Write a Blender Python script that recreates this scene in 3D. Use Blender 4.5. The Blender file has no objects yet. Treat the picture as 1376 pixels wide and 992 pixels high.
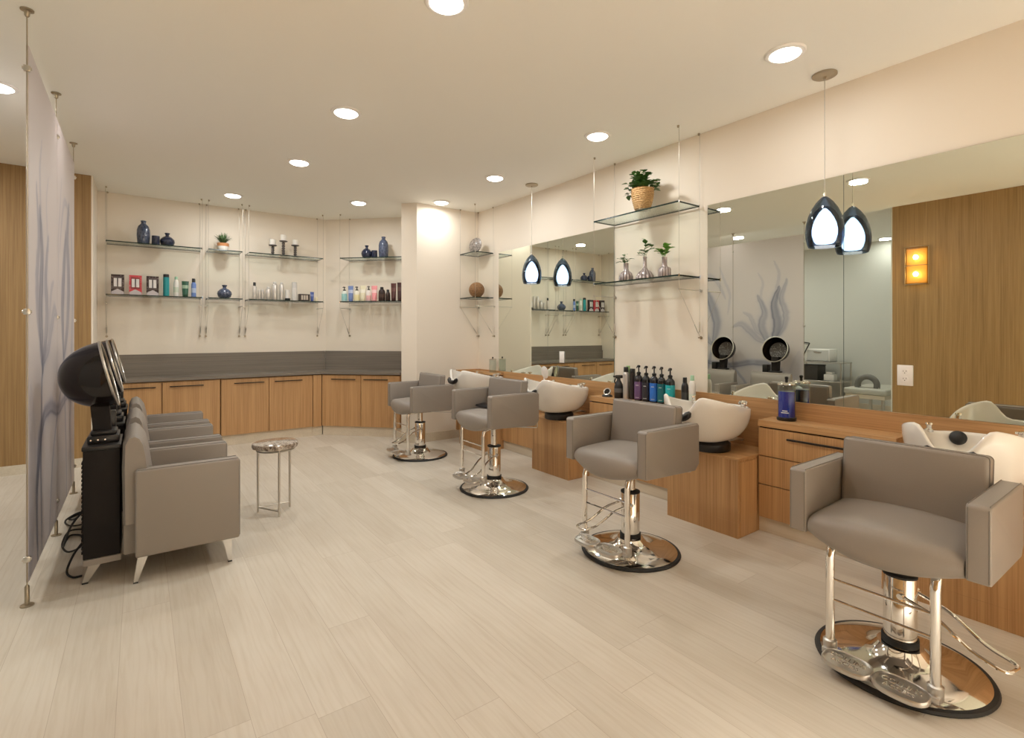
import bpy, bmesh, math, random
import numpy as np
from mathutils import Matrix, Vector, Euler
random.seed(7)
PI = math.pi
C = bpy.context.scene.collection
SQ = math.sqrt(.5)

# ------------------------------------------------------------------ materials
def new_mat(name):
    m = bpy.data.materials.new(name); m.use_nodes = True
    nt = m.node_tree; nt.nodes.clear()
    out = nt.nodes.new('ShaderNodeOutputMaterial')
    return m, nt, out
def pbsdf(nt, out, col=(.5, .5, .5), rough=.5, metal=0, spec=.5, coat=0, trans=0, sheen=0):
    b = nt.nodes.new('ShaderNodeBsdfPrincipled')
    b.inputs['Base Color'].default_value = (*col, 1)
    b.inputs['Roughness'].default_value = rough
    b.inputs['Metallic'].default_value = metal
    b.inputs['Specular IOR Level'].default_value = spec
    b.inputs['Coat Weight'].default_value = coat
    b.inputs['Transmission Weight'].default_value = trans
    nt.links.new(b.outputs[0], out.inputs[0])
    return b
def coords(nt, scale):
    tc = nt.nodes.new('ShaderNodeTexCoord'); mp = nt.nodes.new('ShaderNodeMapping')
    mp.inputs['Scale'].default_value = scale
    nt.links.new(tc.outputs['Object'], mp.inputs[0])
    return mp.outputs[0]
def noise(nt, vec, scale=1, detail=4, rough=.5, dist=0):
    n = nt.nodes.new('ShaderNodeTexNoise')
    n.inputs['Scale'].default_value = scale; n.inputs['Detail'].default_value = detail
    n.inputs['Roughness'].default_value = rough; n.inputs['Distortion'].default_value = dist
    nt.links.new(vec, n.inputs['Vector']); return n.outputs[0]
def ramp(nt, fac, stops):
    r = nt.nodes.new('ShaderNodeValToRGB'); e = r.color_ramp.elements
    e[0].position, e[0].color = stops[0][0], (*stops[0][1], 1)
    e[1].position, e[1].color = stops[-1][0], (*stops[-1][1], 1)
    for p, c in stops[1:-1]:
        k = e.new(p); k.color = (*c, 1)
    nt.links.new(fac, r.inputs[0]); return r.outputs[0]
def mixc(nt, a, b, fac, blend='MIX'):
    m = nt.nodes.new('ShaderNodeMix'); m.data_type = 'RGBA'; m.blend_type = blend
    for s, v in ((m.inputs[0], fac), (m.inputs[6], a), (m.inputs[7], b)):
        if isinstance(v, (int, float)): s.default_value = v
        elif isinstance(v, tuple): s.default_value = (*v, 1)
        else: nt.links.new(v, s)
    return m.outputs[2]
def bump(nt, b, h, strength=.2, dist=.002):
    n = nt.nodes.new('ShaderNodeBump'); n.inputs['Strength'].default_value = strength; n.inputs['Distance'].default_value = dist
    nt.links.new(h, n.inputs['Height']); nt.links.new(n.outputs[0], b.inputs['Normal'])
def plain(name, col, rough=.5, metal=0, spec=.5, coat=0, nscale=None, nst=.1, var=0):
    m, nt, out = new_mat(name); b = pbsdf(nt, out, col, rough, metal, spec, coat)
    if nscale:
        n = noise(nt, coords(nt, (1, 1, 1)), nscale, 3)
        bump(nt, b, n, nst, .001)
        if var:
            nt.links.new(mixc(nt, tuple(c*(1-var) for c in col), tuple(min(1, c*(1+var)) for c in col), n), b.inputs['Base Color'])
    return m
def wood(name, dark, mid, light, axis, rough=.45, fine=130):
    m, nt, out = new_mat(name); b = pbsdf(nt, out, mid, rough)
    s = [fine, fine, fine]; s[axis] = 1.6
    s2 = [fine*.16]*3; s2[axis] = .5
    n1 = noise(nt, coords(nt, tuple(s)), 1, 3, .6)
    n2 = noise(nt, coords(nt, tuple(s2)), 1, 3, .5, .4)
    c1 = ramp(nt, n1, [(.3, dark), (.5, mid), (.7, light)])
    c2 = ramp(nt, n2, [(.3, dark), (.55, mid), (.75, light)])
    nt.links.new(mixc(nt, c1, c2, .4), b.inputs['Base Color'])
    bump(nt, b, n1, .08, .001)
    return m
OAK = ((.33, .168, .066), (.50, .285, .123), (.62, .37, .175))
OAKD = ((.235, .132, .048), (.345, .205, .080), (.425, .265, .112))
M = {}
M['oak_v'] = wood('oak vertical', *OAK, 2)
M['oak_y'] = wood('oak along wall', *OAK, 1)
M['oak_x'] = wood('oak crosswise', *OAK, 0)
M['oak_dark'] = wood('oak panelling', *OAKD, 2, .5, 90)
M['wall'] = plain('cream paint', (.81, .735, .635), .75, nscale=60, nst=.04)
M['wall_grey'] = plain('pale grey paint', (.62, .62, .58), .75, nscale=60, nst=.04)
M['ceil'] = plain('ceiling paint', (.92, .905, .85), .85, nscale=50, nst=.04)
M['plinth'] = wood('bleached oak', (.60, .52, .40), (.66, .58, .46), (.72, .64, .52), 1, .5, 60)
M['leather'] = plain('taupe leather', (.285, .252, .222), .42, spec=.45, nscale=420, nst=.10, var=.06)
M['seam'] = plain('taupe seam', (.17, .15, .13), .5)
M['chrome'] = plain('chrome', (.82, .80, .77), .07, 1)
M['steel'] = plain('brushed steel', (.60, .57, .52), .28, 1, nscale=200, nst=.03)
M['alu'] = plain('cast aluminium', (.62, .60, .57), .34, 1, nscale=300, nst=.08)
M['black'] = plain('black plastic', (.012, .011, .011), .35)
M['black_m'] = plain('matte black', (.010, .007, .006), .55, spec=.25, nscale=200, nst=.1)
M['rubber'] = plain('black rubber', (.015, .015, .015), .6)
M['blackgloss'] = plain('gloss black', (.010, .006, .005), .10, spec=.45)
M['ceramic'] = plain('white ceramic', (.86, .83, .78), .1, coat=.4)
M['white'] = plain('white plastic', (.85, .83, .80), .35)
M['bronze'] = plain('dark bronze pull', (.03, .022, .018), .4, .6)
M['wire'] = plain('steel cable', (.50, .47, .42), .35, .9)
M['brass'] = plain('satin nickel', (.42, .36, .27), .35, .9)
M['terracotta'] = plain('terracotta glaze', (.52, .23, .09), .45)
M['candle'] = plain('candle wax', (.88, .85, .80), .5)
M['pewter'] = plain('grey pewter', (.13, .115, .11), .35, .3)
M['gap'] = plain('dark gap', (.03, .02, .015), .8)
M['soil'] = plain('soil', (.05, .035, .02), .9, nscale=80, nst=.6)

def leafmat(name, a, b_):
    m, nt, out = new_mat(name); b = pbsdf(nt, out, a, .45)
    n = noise(nt, coords(nt, (1, 1, 1)), 25, 2)
    nt.links.new(mixc(nt, a, b_, n), b.inputs['Base Color']); return m
M['leaf'] = leafmat('dark green leaf', (.035, .10, .022), (.10, .22, .05))
M['leaf_lt'] = leafmat('bright green leaf', (.14, .34, .05), (.24, .45, .09))
M['leaf_gr'] = leafmat('dusty green leaf', (.05, .12, .045), (.15, .24, .10))

def floor_mat():
    m, nt, out = new_mat('bleached oak planks'); b = pbsdf(nt, out, (.6, .5, .4), .42, spec=.35)
    tc = nt.nodes.new('ShaderNodeTexCoord'); sep = nt.nodes.new('ShaderNodeSeparateXYZ'); nt.links.new(tc.outputs['Object'], sep.inputs[0])
    def mth(op, a, b_=None):
        n = nt.nodes.new('ShaderNodeMath'); n.operation = op
        for i, v in enumerate((a, b_)):
            if v is None: continue
            if isinstance(v, (int, float)): n.inputs[i].default_value = v
            else: nt.links.new(v, n.inputs[i])
        return n.outputs[0]
    W, L = .184, 1.52
    px = mth('DIVIDE', mth('ADD', sep.outputs[0], .066+10*W), W)
    ix = mth('FLOOR', px); fx = mth('FRACT', px)
    wn = nt.nodes.new('ShaderNodeTexWhiteNoise'); wn.noise_dimensions = '1D'; nt.links.new(ix, wn.inputs['W'])
    py = mth('ADD', mth('DIVIDE', sep.outputs[1], L), mth('ADD', mth('MULTIPLY', wn.outputs[0], 7.3), 20))
    iy = mth('FLOOR', py); fy = mth('FRACT', py)
    wn2 = nt.nodes.new('ShaderNodeTexWhiteNoise'); wn2.noise_dimensions = '2D'
    cb = nt.nodes.new('ShaderNodeCombineXYZ'); nt.links.new(ix, cb.inputs[0]); nt.links.new(iy, cb.inputs[1]); nt.links.new(cb.outputs[0], wn2.inputs['Vector'])
    # grain coordinates shifted plank by plank
    off = nt.nodes.new('ShaderNodeVectorMath'); off.operation = 'MULTIPLY_ADD'
    nt.links.new(wn2.outputs['Color'], off.inputs[0]); off.inputs[1].default_value = (9, 17, 3); nt.links.new(tc.outputs['Object'], off.inputs[2])
    mp = nt.nodes.new('ShaderNodeMapping'); mp.inputs['Scale'].default_value = (46, 2.6, 1); nt.links.new(off.outputs[0], mp.inputs[0])
    n1 = noise(nt, mp.outputs[0], 1, 5, .6, .6)
    mp2 = nt.nodes.new('ShaderNodeMapping'); mp2.inputs['Scale'].default_value = (7, .9, 1); nt.links.new(off.outputs[0], mp2.inputs[0])
    wv = nt.nodes.new('ShaderNodeTexWave'); wv.inputs['Scale'].default_value = 1.6; wv.inputs['Distortion'].default_value = 9; wv.inputs['Detail'].default_value = 3; wv.inputs['Detail Scale'].default_value = 1.2
    nt.links.new(mp2.outputs[0], wv.inputs['Vector'])
    base = ramp(nt, wn2.outputs[0], [(0, (.60, .545, .46)), (.5, (.64, .585, .50)), (1, (.675, .62, .535))])
    g = ramp(nt, n1, [(.3, (.91, .89, .86)), (.55, (1, 1, 1)), (.8, (1.0, 1.0, 1.0))])
    g2 = ramp(nt, wv.outputs[0], [(0, (.93, .91, .88)), (.35, (1, 1, 1)), (1, (1, 1, 1))])
    blot = noise(nt, off.outputs[0], 2.2, 2, .5)
    g3 = ramp(nt, blot, [(.35, (.93, .915, .90)), (.65, (1, 1, 1))])
    col = mixc(nt, mixc(nt, mixc(nt, base, g, .8, 'MULTIPLY'), g2, .45, 'MULTIPLY'), g3, .8, 'MULTIPLY')
    e1 = mth('LESS_THAN', mth('MINIMUM', fx, mth('SUBTRACT', 1, fx)), .0045)
    e2 = mth('LESS_THAN', mth('MINIMUM', fy, mth('SUBTRACT', 1, fy)), .0007)
    gap = mth('MAXIMUM', e1, e2)
    col = mixc(nt, col, (.36, .28, .20), mth('MULTIPLY', gap, .6))
    nt.links.new(col, b.inputs['Base Color'])
    bump(nt, b, n1, .05, .001)
    return m
M['floor'] = floor_mat()

def grey_lam():
    m, nt, out = new_mat('grey striated laminate'); b = pbsdf(nt, out, (.2, .17, .14), .45)
    n = noise(nt, coords(nt, (1.2, 1.2, 110)), 1, 4, .6)
    nt.links.new(ramp(nt, n, [(.3, (.155, .130, .105)), (.7, (.235, .205, .170))]), b.inputs['Base Color']); return m
M['grey'] = grey_lam()

def mirror_mat():
    m, nt, out = new_mat('mirror silvering'); g = nt.nodes.new('ShaderNodeBsdfGlossy')
    g.inputs['Color'].default_value = (.80, .835, .75, 1); g.inputs['Roughness'].default_value = 0.0
    nt.links.new(g.outputs[0], out.inputs[0]); return m
M['mirror'] = mirror_mat()
M['mirror_edge'] = plain('mirror edge', (.25, .32, .28), .15, .4)

def clear_glass(name, tint, refl=.12, edge=False, rough=.0):
    m, nt, out = new_mat(name)
    t = nt.nodes.new('ShaderNodeBsdfTransparent'); t.inputs[0].default_value = (*tint, 1)
    g = nt.nodes.new('ShaderNodeBsdfGlossy'); g.inputs['Roughness'].default_value = rough; g.inputs[0].default_value = (.95, .97, 1, 1)
    lw = nt.nodes.new('ShaderNodeLayerWeight'); lw.inputs[0].default_value = .5
    pw = nt.nodes.new('ShaderNodeMath'); pw.operation = 'POWER'; nt.links.new(lw.outputs['Facing'], pw.inputs[0]); pw.inputs[1].default_value = 4
    f = nt.nodes.new('ShaderNodeMath'); f.operation = 'MULTIPLY_ADD'; nt.links.new(pw.outputs[0], f.inputs[0]); f.inputs[1].default_value = .55; f.inputs[2].default_value = .035
    mx = nt.nodes.new('ShaderNodeMixShader')
    nt.links.new(f.outputs[0], mx.inputs[0]); nt.links.new(t.outputs[0], mx.inputs[1]); nt.links.new(g.outputs[0], mx.inputs[2])
    nt.links.new(mx.outputs[0], out.inputs[0]); return m
M['glass'] = clear_glass('shelf glass', (.91, .955, .93))
M['glass_edge'] = plain('green glass edge', (.012, .03, .026), .12)
M['jar_glass'] = clear_glass('jar glass', (.90, .93, .92))
M['navy_glass'] = clear_glass('navy glass', (.30, .365, .45))
M['blue_liquid'] = plain('blue liquid', (.005, .03, .42), .08, coat=.5)
M['amber'] = clear_glass('amber crackle glass', (.98, .82, .54), rough=.2)

def emit(name, col, s):
    m, nt, out = new_mat(name); e = nt.nodes.new('ShaderNodeEmission'); e.inputs[0].default_value = (*col, 1); e.inputs[1].default_value = s
    nt.links.new(e.outputs[0], out.inputs[0]); return m
WARM = (1.0, 1.01, .985)
M['diffuser'] = emit('lit diffuser', (1, .95, .87), 12)
M['bulb'] = emit('lit bulb', (1, .78, .50), 70)
def core_mat():
    m, nt, out = new_mat('lit frosted glass'); e = nt.nodes.new('ShaderNodeEmission')
    e.inputs[0].default_value = (1, .985, .95, 1); e.inputs[1].default_value = 14.0
    nt.links.new(e.outputs[0], out.inputs[0]); return m
M['core'] = core_mat()

def vase_mat(name, a, b_, rough=.16):
    m, nt, out = new_mat(name); b = pbsdf(nt, out, a, rough, coat=.3)
    v = nt.nodes.new('ShaderNodeTexVoronoi'); v.feature = 'F1'; v.inputs['Scale'].default_value = 55
    nt.links.new(coords(nt, (1, 1, .6)), v.inputs['Vector'])
    nt.links.new(mixc(nt, a, b_, v.outputs['Distance']), b.inputs['Base Color'])
    bump(nt, b, v.outputs['Distance'], .25, .004); return m
M['bluevase'] = vase_mat('slate blue glass', (.022, .03, .06), (.11, .135, .21))
M['navyvase'] = vase_mat('navy glass vessel', (.008, .010, .022), (.03, .04, .085))
def fluted():
    m, nt, out = new_mat('mauve striped glaze'); b = pbsdf(nt, out, (.3, .25, .24), .22, .35, coat=.3)
    tc = nt.nodes.new('ShaderNodeTexCoord'); s = nt.nodes.new('ShaderNodeSeparateXYZ'); nt.links.new(tc.outputs['Object'], s.inputs[0])
    a = nt.nodes.new('ShaderNodeMath'); a.operation = 'ARCTAN2'; nt.links.new(s.outputs[1], a.inputs[0]); nt.links.new(s.outputs[0], a.inputs[1])
    k = nt.nodes.new('ShaderNodeMath'); k.operation = 'MULTIPLY'; nt.links.new(a.outputs[0], k.inputs[0]); k.inputs[1].default_value = 14
    q = nt.nodes.new('ShaderNodeMath'); q.operation = 'SINE'; nt.links.new(k.outputs[0], q.inputs[0])
    r = nt.nodes.new('ShaderNodeMapRange'); r.inputs[1].default_value = -1; nt.links.new(q.outputs[0], r.inputs[0])
    nt.links.new(ramp(nt, r.outputs[0], [(.1, (.19, .15, .145)), (.9, (.46, .40, .385))]), b.inputs['Base Color']); return m
M['fluted'] = fluted()
def wicker(name, a, b_, sc):
    m, nt, out = new_mat(name); b = pbsdf(nt, out, a, .7)
    w = nt.nodes.new('ShaderNodeTexVoronoi'); w.inputs['Scale'].default_value = sc; nt.links.new(coords(nt, (1, 1, 2.2)), w.inputs['Vector'])
    nt.links.new(mixc(nt, b_, a, w.outputs['Distance']), b.inputs['Base Color']); bump(nt, b, w.outputs['Distance'], .6, .006); return m
M['basket'] = wicker('woven seagrass', (.66, .43, .19), (.26, .13, .045), 62)
M['wickerball'] = wicker('brown wicker', (.10, .045, .018), (.44, .235, .10), 75)
def marble():
    m, nt, out = new_mat('brown agate'); b = pbsdf(nt, out, (.3, .25, .2), .12, coat=.5)
    n = noise(nt, coords(nt, (1, 1, 1)), 22, 6, .65, 1.6)
    nt.links.new(ramp(nt, n, [(.3, (.045, .03, .022)), (.47, (.30, .24, .19)), (.56, (.62, .56, .49)), (.72, (.16, .12, .09))]), b.inputs['Base Color']); return m
M['agate'] = marble()
def plate_mat():
    m, nt, out = new_mat('ringed plate glaze'); b = pbsdf(nt, out, (.2, .18, .16), .3)
    n = noise(nt, coords(nt, (1, 1, 1)), 60, 4)
    nt.links.new(ramp(nt, n, [(.35, (.08, .065, .06)), (.6, (.34, .30, .27))]), b.inputs['Base Color']); return m
M['plate'] = plate_mat()
def print_mat():
    m, nt, out = new_mat('smoke printed acrylic')
    at = nt.nodes.new('ShaderNodeAttribute'); at.attribute_name = 'Col'
    b = pbsdf(nt, out, (.7, .7, .75), .38, spec=.35); nt.links.new(at.outputs[0], b.inputs['Base Color'])
    tr = nt.nodes.new('ShaderNodeBsdfTranslucent'); nt.links.new(at.outputs[0], tr.inputs[0])
    mx = nt.nodes.new('ShaderNodeMixShader'); mx.inputs[0].default_value = .38
    nt.links.new(b.outputs[0], mx.inputs[1]); nt.links.new(tr.outputs[0], mx.inputs[2]); nt.links.new(mx.outputs[0], out.inputs[0]); return m
M['print'] = print_mat()
_pc = {}
def pl(col, rough=.3, metal=0):
    k = (tuple(col), rough, metal)
    if k not in _pc: _pc[k] = plain('colour %d' % len(_pc), col, rough, metal)
    return _pc[k]

# ------------------------------------------------------------------ mesh helper
class B:
    def __init__(s): s.v = []; s.f = []; s.mi = []
    def add(s, vs, fs, mi=0, T=None):
        o = len(s.v)
        for v in vs:
            v = Vector(v)
            if T is not None: v = T @ v
            s.v.append(tuple(v))
        for f in fs: s.f.append([i+o for i in f]); s.mi.append(mi)
    def bm(s, bm, mi=0, T=None):
        bm.verts.ensure_lookup_table(); bm.verts.index_update()
        s.add([v.co.copy() for v in bm.verts], [[v.index for v in f.verts] for f in bm.faces], mi, T); bm.free()
    def box(s, lo, hi, bev=0, seg=2, mi=0, T=None):
        bm = bmesh.new(); bmesh.ops.create_cube(bm, size=1)
        for v in bm.verts: v.co = Vector([(lo[i]+hi[i])/2 + v.co[i]*(hi[i]-lo[i]) for i in range(3)])
        if bev: bmesh.ops.bevel(bm, geom=bm.edges[:], offset=bev, segments=seg, profile=.5, affect='EDGES', clamp_overlap=True)
        s.bm(bm, mi, T); return s
    def prism(s, pts, z0, z1, mi=0, T=None):
        n = len(pts); a = sum(pts[i][0]*pts[(i+1) % n][1]-pts[(i+1) % n][0]*pts[i][1] for i in range(n))
        if a < 0: pts = pts[::-1]
        s.add([(x, y, z0) for x, y in pts]+[(x, y, z1) for x, y in pts],
              [list(range(n))[::-1], list(range(n, 2*n))]+[[i, (i+1) % n, n+(i+1) % n, n+i] for i in range(n)], mi, T); return s
    def loft(s, rings, cap0=True, cap1=True, closed=True, mi=0, T=None):
        n = len(rings[0]); vs = [p for r in rings for p in r]; fs = []
        for k in range(len(rings)-1):
            for i in range(n if closed else n-1):
                j = (i+1) % n; fs.append([k*n+i, k*n+j, (k+1)*n+j, (k+1)*n+i])
        if cap0: fs.append(list(range(n))[::-1])
        if cap1: fs.append([(len(rings)-1)*n+i for i in range(n)])
        s.add(vs, fs, mi, T); return s
    def lathe(s, prof, n=24, c=(0, 0, 0), mi=0, T=None, sx=1, sy=1):
        rings = [[(c[0]+sx*r*math.cos(2*PI*i/n), c[1]+sy*r*math.sin(2*PI*i/n), c[2]+z) for i in range(n)] for r, z in prof]
        return s.loft(rings, False, False, True, mi, T)
    def cyl(s, p0, p1, r, n=12, mi=0, r1=None, T=None):
        return s.tube([p0, p1], r, n, mi, radii=[r, r if r1 is None else r1], T=T)
    def tube(s, pts, r=.01, n=8, mi=0, radii=None, T=None, closed=False):
        P = [Vector(p) for p in pts]; rings = []; N = len(P); u = None
        for i in range(N):
            if closed: t = (P[(i+1) % N]-P[i-1]).normalized()
            else: t = (P[min(i+1, N-1)]-P[max(i-1, 0)]).normalized()
            if u is None:
                u = t.orthogonal().normalized()
            else:
                u = (u - t*u.dot(t)); u = u.normalized() if u.length > 1e-6 else t.orthogonal().normalized()
            w = t.cross(u); rr = radii[i] if radii else r
            rings.append([P[i]+u*rr*math.cos(2*PI*k/n)+w*rr*math.sin(2*PI*k/n) for k in range(n)])
        if closed:
            rings.append(rings[0])
            return s.loft(rings, False, False, True, mi, T)
        return s.loft(rings, True, True, True, mi, T)
    def obj(s, name, mat, parent=None, smooth=True, angle=40, loc=None):
        me = bpy.data.meshes.new(name); me.from_pydata(s.v, [], s.f)
        mats = mat if isinstance(mat, (list, tuple)) else [mat]
        for m in mats: me.materials.append(M[m] if isinstance(m, str) else m)
        for p, k in zip(me.polygons, s.mi): p.material_index = k
        bm = bmesh.new(); bm.from_mesh(me); bmesh.ops.recalc_face_normals(bm, faces=bm.faces[:]); bm.to_mesh(me); bm.free()
        if smooth:
            me.polygons.foreach_set('use_smooth', [True]*len(me.polygons)); me.set_sharp_from_angle(angle=math.radians(angle))
        me.update()
        o = bpy.data.objects.new(name, me); C.objects.link(o)
        if parent is not None: o.parent = parent
        if loc is not None: o.location = loc
        return o
def tag(o, label=None, cat=None, group=None, kind=None):
    for k, v in (('label', label), ('category', cat), ('group', group), ('kind', kind)):
        if v: o[k] = v
    return o
def thing(name, label, cat, loc=(0, 0, 0), rz=0, group=None):
    o = bpy.data.objects.new(name, None); o.empty_display_size = .1; C.objects.link(o)
    o.location = loc; o.rotation_euler = (0, 0, rz); return tag(o, label, cat, group)
def dup(root, label=None, loc=None, rz=None, group=None):
    r = root.copy(); C.objects.link(r)
    if loc is not None: r.location = loc
    if rz is not None: r.rotation_euler = (0, 0, rz)
    if label: r['label'] = label
    if group: r['group'] = group
    for ch in list(root.children):
        c = ch.copy(); C.objects.link(c); c.parent = r
        for g in list(ch.children):
            d = g.copy(); C.objects.link(d); d.parent = c
    return r
def structure(b, name, mat, smooth=False):
    o = b.obj(name, mat, smooth=smooth); o['kind'] = 'structure'; return o
def arc(pts, r=.03, seg=5):
    """polyline with its corners rounded"""
    P = [Vector(p) for p in pts]; out = [P[0]]
    for i in range(1, len(P)-1):
        a, b, c = P[i-1], P[i], P[i+1]
        d1 = min(r, (a-b).length*.49); d2 = min(r, (c-b).length*.49)
        s, e = b+(a-b).normalized()*d1, b+(c-b).normalized()*d2
        for k in range(seg+1):
            t = k/seg; out.append(s*(1-t)**2+b*2*t*(1-t)+e*t*t)
    out.append(P[-1]); return out
def smoothline(ctrl, n=8):
    P = [Vector(p) for p in ctrl]; Q = [P[0]]+P+[P[-1]]; out = []
    for i in range(1, len(Q)-2):
        for k in range(n):
            t = k/n; a, b, c, d = Q[i-1], Q[i], Q[i+1], Q[i+2]
            out.append(.5*((2*b)+(c-a)*t+(2*a-5*b+4*c-d)*t*t+(3*b-a-3*c+d)*t**3))
    out.append(P[-1]); return out

# ------------------------------------------------------------------ room shell
H = 2.845; XW = 3.51; YB = 7.12
b = B(); b.box((-3.2, -2.8, -.1), (4.2, 8.2, 0)); structure(b, 'floor', 'floor')
b = B(); b.box((-3.2, -2.8, H), (4.2, 8.2, H+.1)); structure(b, 'ceiling', 'ceil')
b = B(); b.box((XW, -2.8, 0), (XW+.12, 6.0, H)); structure(b, 'wall_right', 'wall')
b = B(); b.box((-.377, YB, 0), (2.05, YB+.12, H)); structure(b, 'wall_back', 'wall')
b = B(); b.prism([(2.05, 7.12), (3.15, 6.02), (3.25, 6.12), (2.05, 7.32)], 0, H); structure(b, 'wall_back_right', 'wall')
b = B(); b.prism([(2.65, 5.55), (3.62, 5.55), (3.62, 6.3), (2.95, 6.12), (2.515, 5.685)], 0, H); structure(b, 'wall_corner_right', 'wall')
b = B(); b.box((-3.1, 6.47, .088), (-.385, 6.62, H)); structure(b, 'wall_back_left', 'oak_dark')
b = B(); b.box((-.385, 6.466, 0), (-.372, YB, H)); b.box((-3.1, 6.62, 0), (-.385, YB, H)); structure(b, 'wall_return', 'wall')
b = B(); b.box((-3.1, 6.462, 0), (-.386, 6.615, .088)); structure(b, 'baseboard_back_left', 'plinth')
b = B(); b.box((-3.12, 2.32, 0), (-3.0, 6.6, H)); structure(b, 'wall_left', 'wall_grey')
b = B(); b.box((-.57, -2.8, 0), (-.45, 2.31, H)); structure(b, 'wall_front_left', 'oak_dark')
b = B(); b.box((-3.12, 2.19, 0), (-.57, 2.31, H)); b.box((-.58, 2.31, 0), (-.447, 2.322, H)); structure(b, 'wall_side_left', 'wall_grey')
b = B(); b.box((-.57, -2.75, 0), (XW, -2.6, H)); structure(b, 'wall_rear', 'wall')
b = B(); b.box((-3.0, 2.31, 0), (-2.985, 6.46, .1)); structure(b, 'baseboard_left', 'plinth')
b = B(); b.prism([(2.655, 5.535), (XW, 5.535), (XW, 5.55), (2.65, 5.55)], 0, .105); b.prism([(2.655, 5.535), (2.65, 5.55), (2.515, 5.685), (2.503, 5.678)], 0, .105)
structure(b, 'baseboard_corner_right', 'plinth')
b = B(); b.box((3.31, -1.5, 0), (3.505, 5.53, .097)); structure(b, 'baseboard_right', 'plinth')
b = B(); b.box((3.485, -1.5, .1), (3.5095, 5.525, .846)); structure(b, 'trim_1', 'oak_y')
b = B(); b.box((3.36, 4.96, .806), (3.4845, 5.522, .831)); structure(b, 'trim_3', 'oak_y')
b = B(); b.box((3.18, 5.526, .1), (3.485, 5.549, .846)); structure(b, 'trim_2', 'oak_x')

# ------------------------------------------------------------------ camera
cam = bpy.data.cameras.new('camera'); co = bpy.data.objects.new('camera', cam); C.objects.link(co)
co.location = (0, 0, 1.30); co.rotation_euler = (PI/2, 0, -math.atan(500/686))
cam.sensor_width = 36; cam.lens = 686/1376*36; cam.shift_y = -48/1376; cam.clip_start = .05
bpy.context.scene.camera = co

# ------------------------------------------------------------------ ceiling lights
def area(name, loc, size, energy, col=WARM, spread=PI):
    l = bpy.data.lights.new(name, 'AREA'); l.shape = 'DISK'; l.size = size; l.energy = energy; l.color = col; l.spread = spread
    o = bpy.data.objects.new(name, l); o.location = loc; C.objects.link(o); return o
LP = [(1.153, 2.10, 'round recessed ceiling light cut off by the top edge of the photo'),
      (2.871, 1.386, 'large round recessed ceiling light just left of the near pendant lamp canopy'),
      (2.887, 2.827, 'round recessed ceiling light in front of the potted plant shelf'),
      (1.163, 3.561, 'round recessed ceiling light in mid ceiling, next behind the one cut by the photo top'),
      (1.159, 4.845, 'round recessed ceiling light in mid ceiling nearest to the candle holder shelf side'),
      (.839, 6.44, 'round recessed ceiling light above the small plant on the back wall shelves'),
      (2.086, 5.932, 'round recessed ceiling light in front of the diagonal wall shelves'),
      (2.865, 5.343, 'round recessed ceiling light close against the cream corner pier'),
      (2.843, 4.188, 'round recessed ceiling light left of the far pendant lamp canopy'),
      (-.72, 4.46, 'round recessed ceiling light left of the smoke printed partition'),
      (-2.75, 3.12, 'round recessed ceiling light in the side bay, seen in the large mirror'),
      (1.16, .72, 'round recessed ceiling light near the camera, seen at the mirror corner')]
first = None
for x, y, lab in LP:
    if first is None:
        first = thing('recessed_light', lab, 'ceiling light', (x, y, H), group='recessed ceiling lights')
        r = B(); r.lathe([(.078, -.012), (.084, -.014), (.098, -.010), (.104, -.001), (.078, -.001), (.078, -.012)], 40); r.obj('trim_ring', 'white', first)
        d = B(); d.lathe([(.0, -.026), (.04, -.025), (.066, -.021), (.076, -.014), (.079, -.006)], 40); d.obj('diffuser', 'diffuser', first)
    else:
        dup(first, lab, (x, y, H))
    e = {(1.153, 2.10): 9, (2.871, 1.386): 4.0, (2.887, 2.827): 7.5, (1.163, 3.561): 13, (1.159, 4.845): 10, (2.865, 5.343): 3.8, (2.843, 4.188): 7, (1.16, .72): 2, (.839, 6.44): 6.5, (-2.75, 3.12): 3, (2.086, 5.932): 6.5}.get((x, y), 7)
    area('recessed_or_fill_lamp', (x, y, H-.03), .15, e)
for x, y, e in ((1.0, -.8, 24), (2.3, -1.9, 52), (1.0, -1.9, 52)):  # unseen fill lamps behind the camera, without fixtures, added to brighten the ceiling
    area('recessed_or_fill_lamp', (x, y, H-.03), .15, e, WARM, math.radians(70))
for x, y in ((-1.9, 4.9), (-1.6, 3.4), (-1.8, 5.9)):  # extra area lights with no fixture, added to light the side bay
    area('side_bay_fill', (x, y, H-.03), .15, 11)

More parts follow.
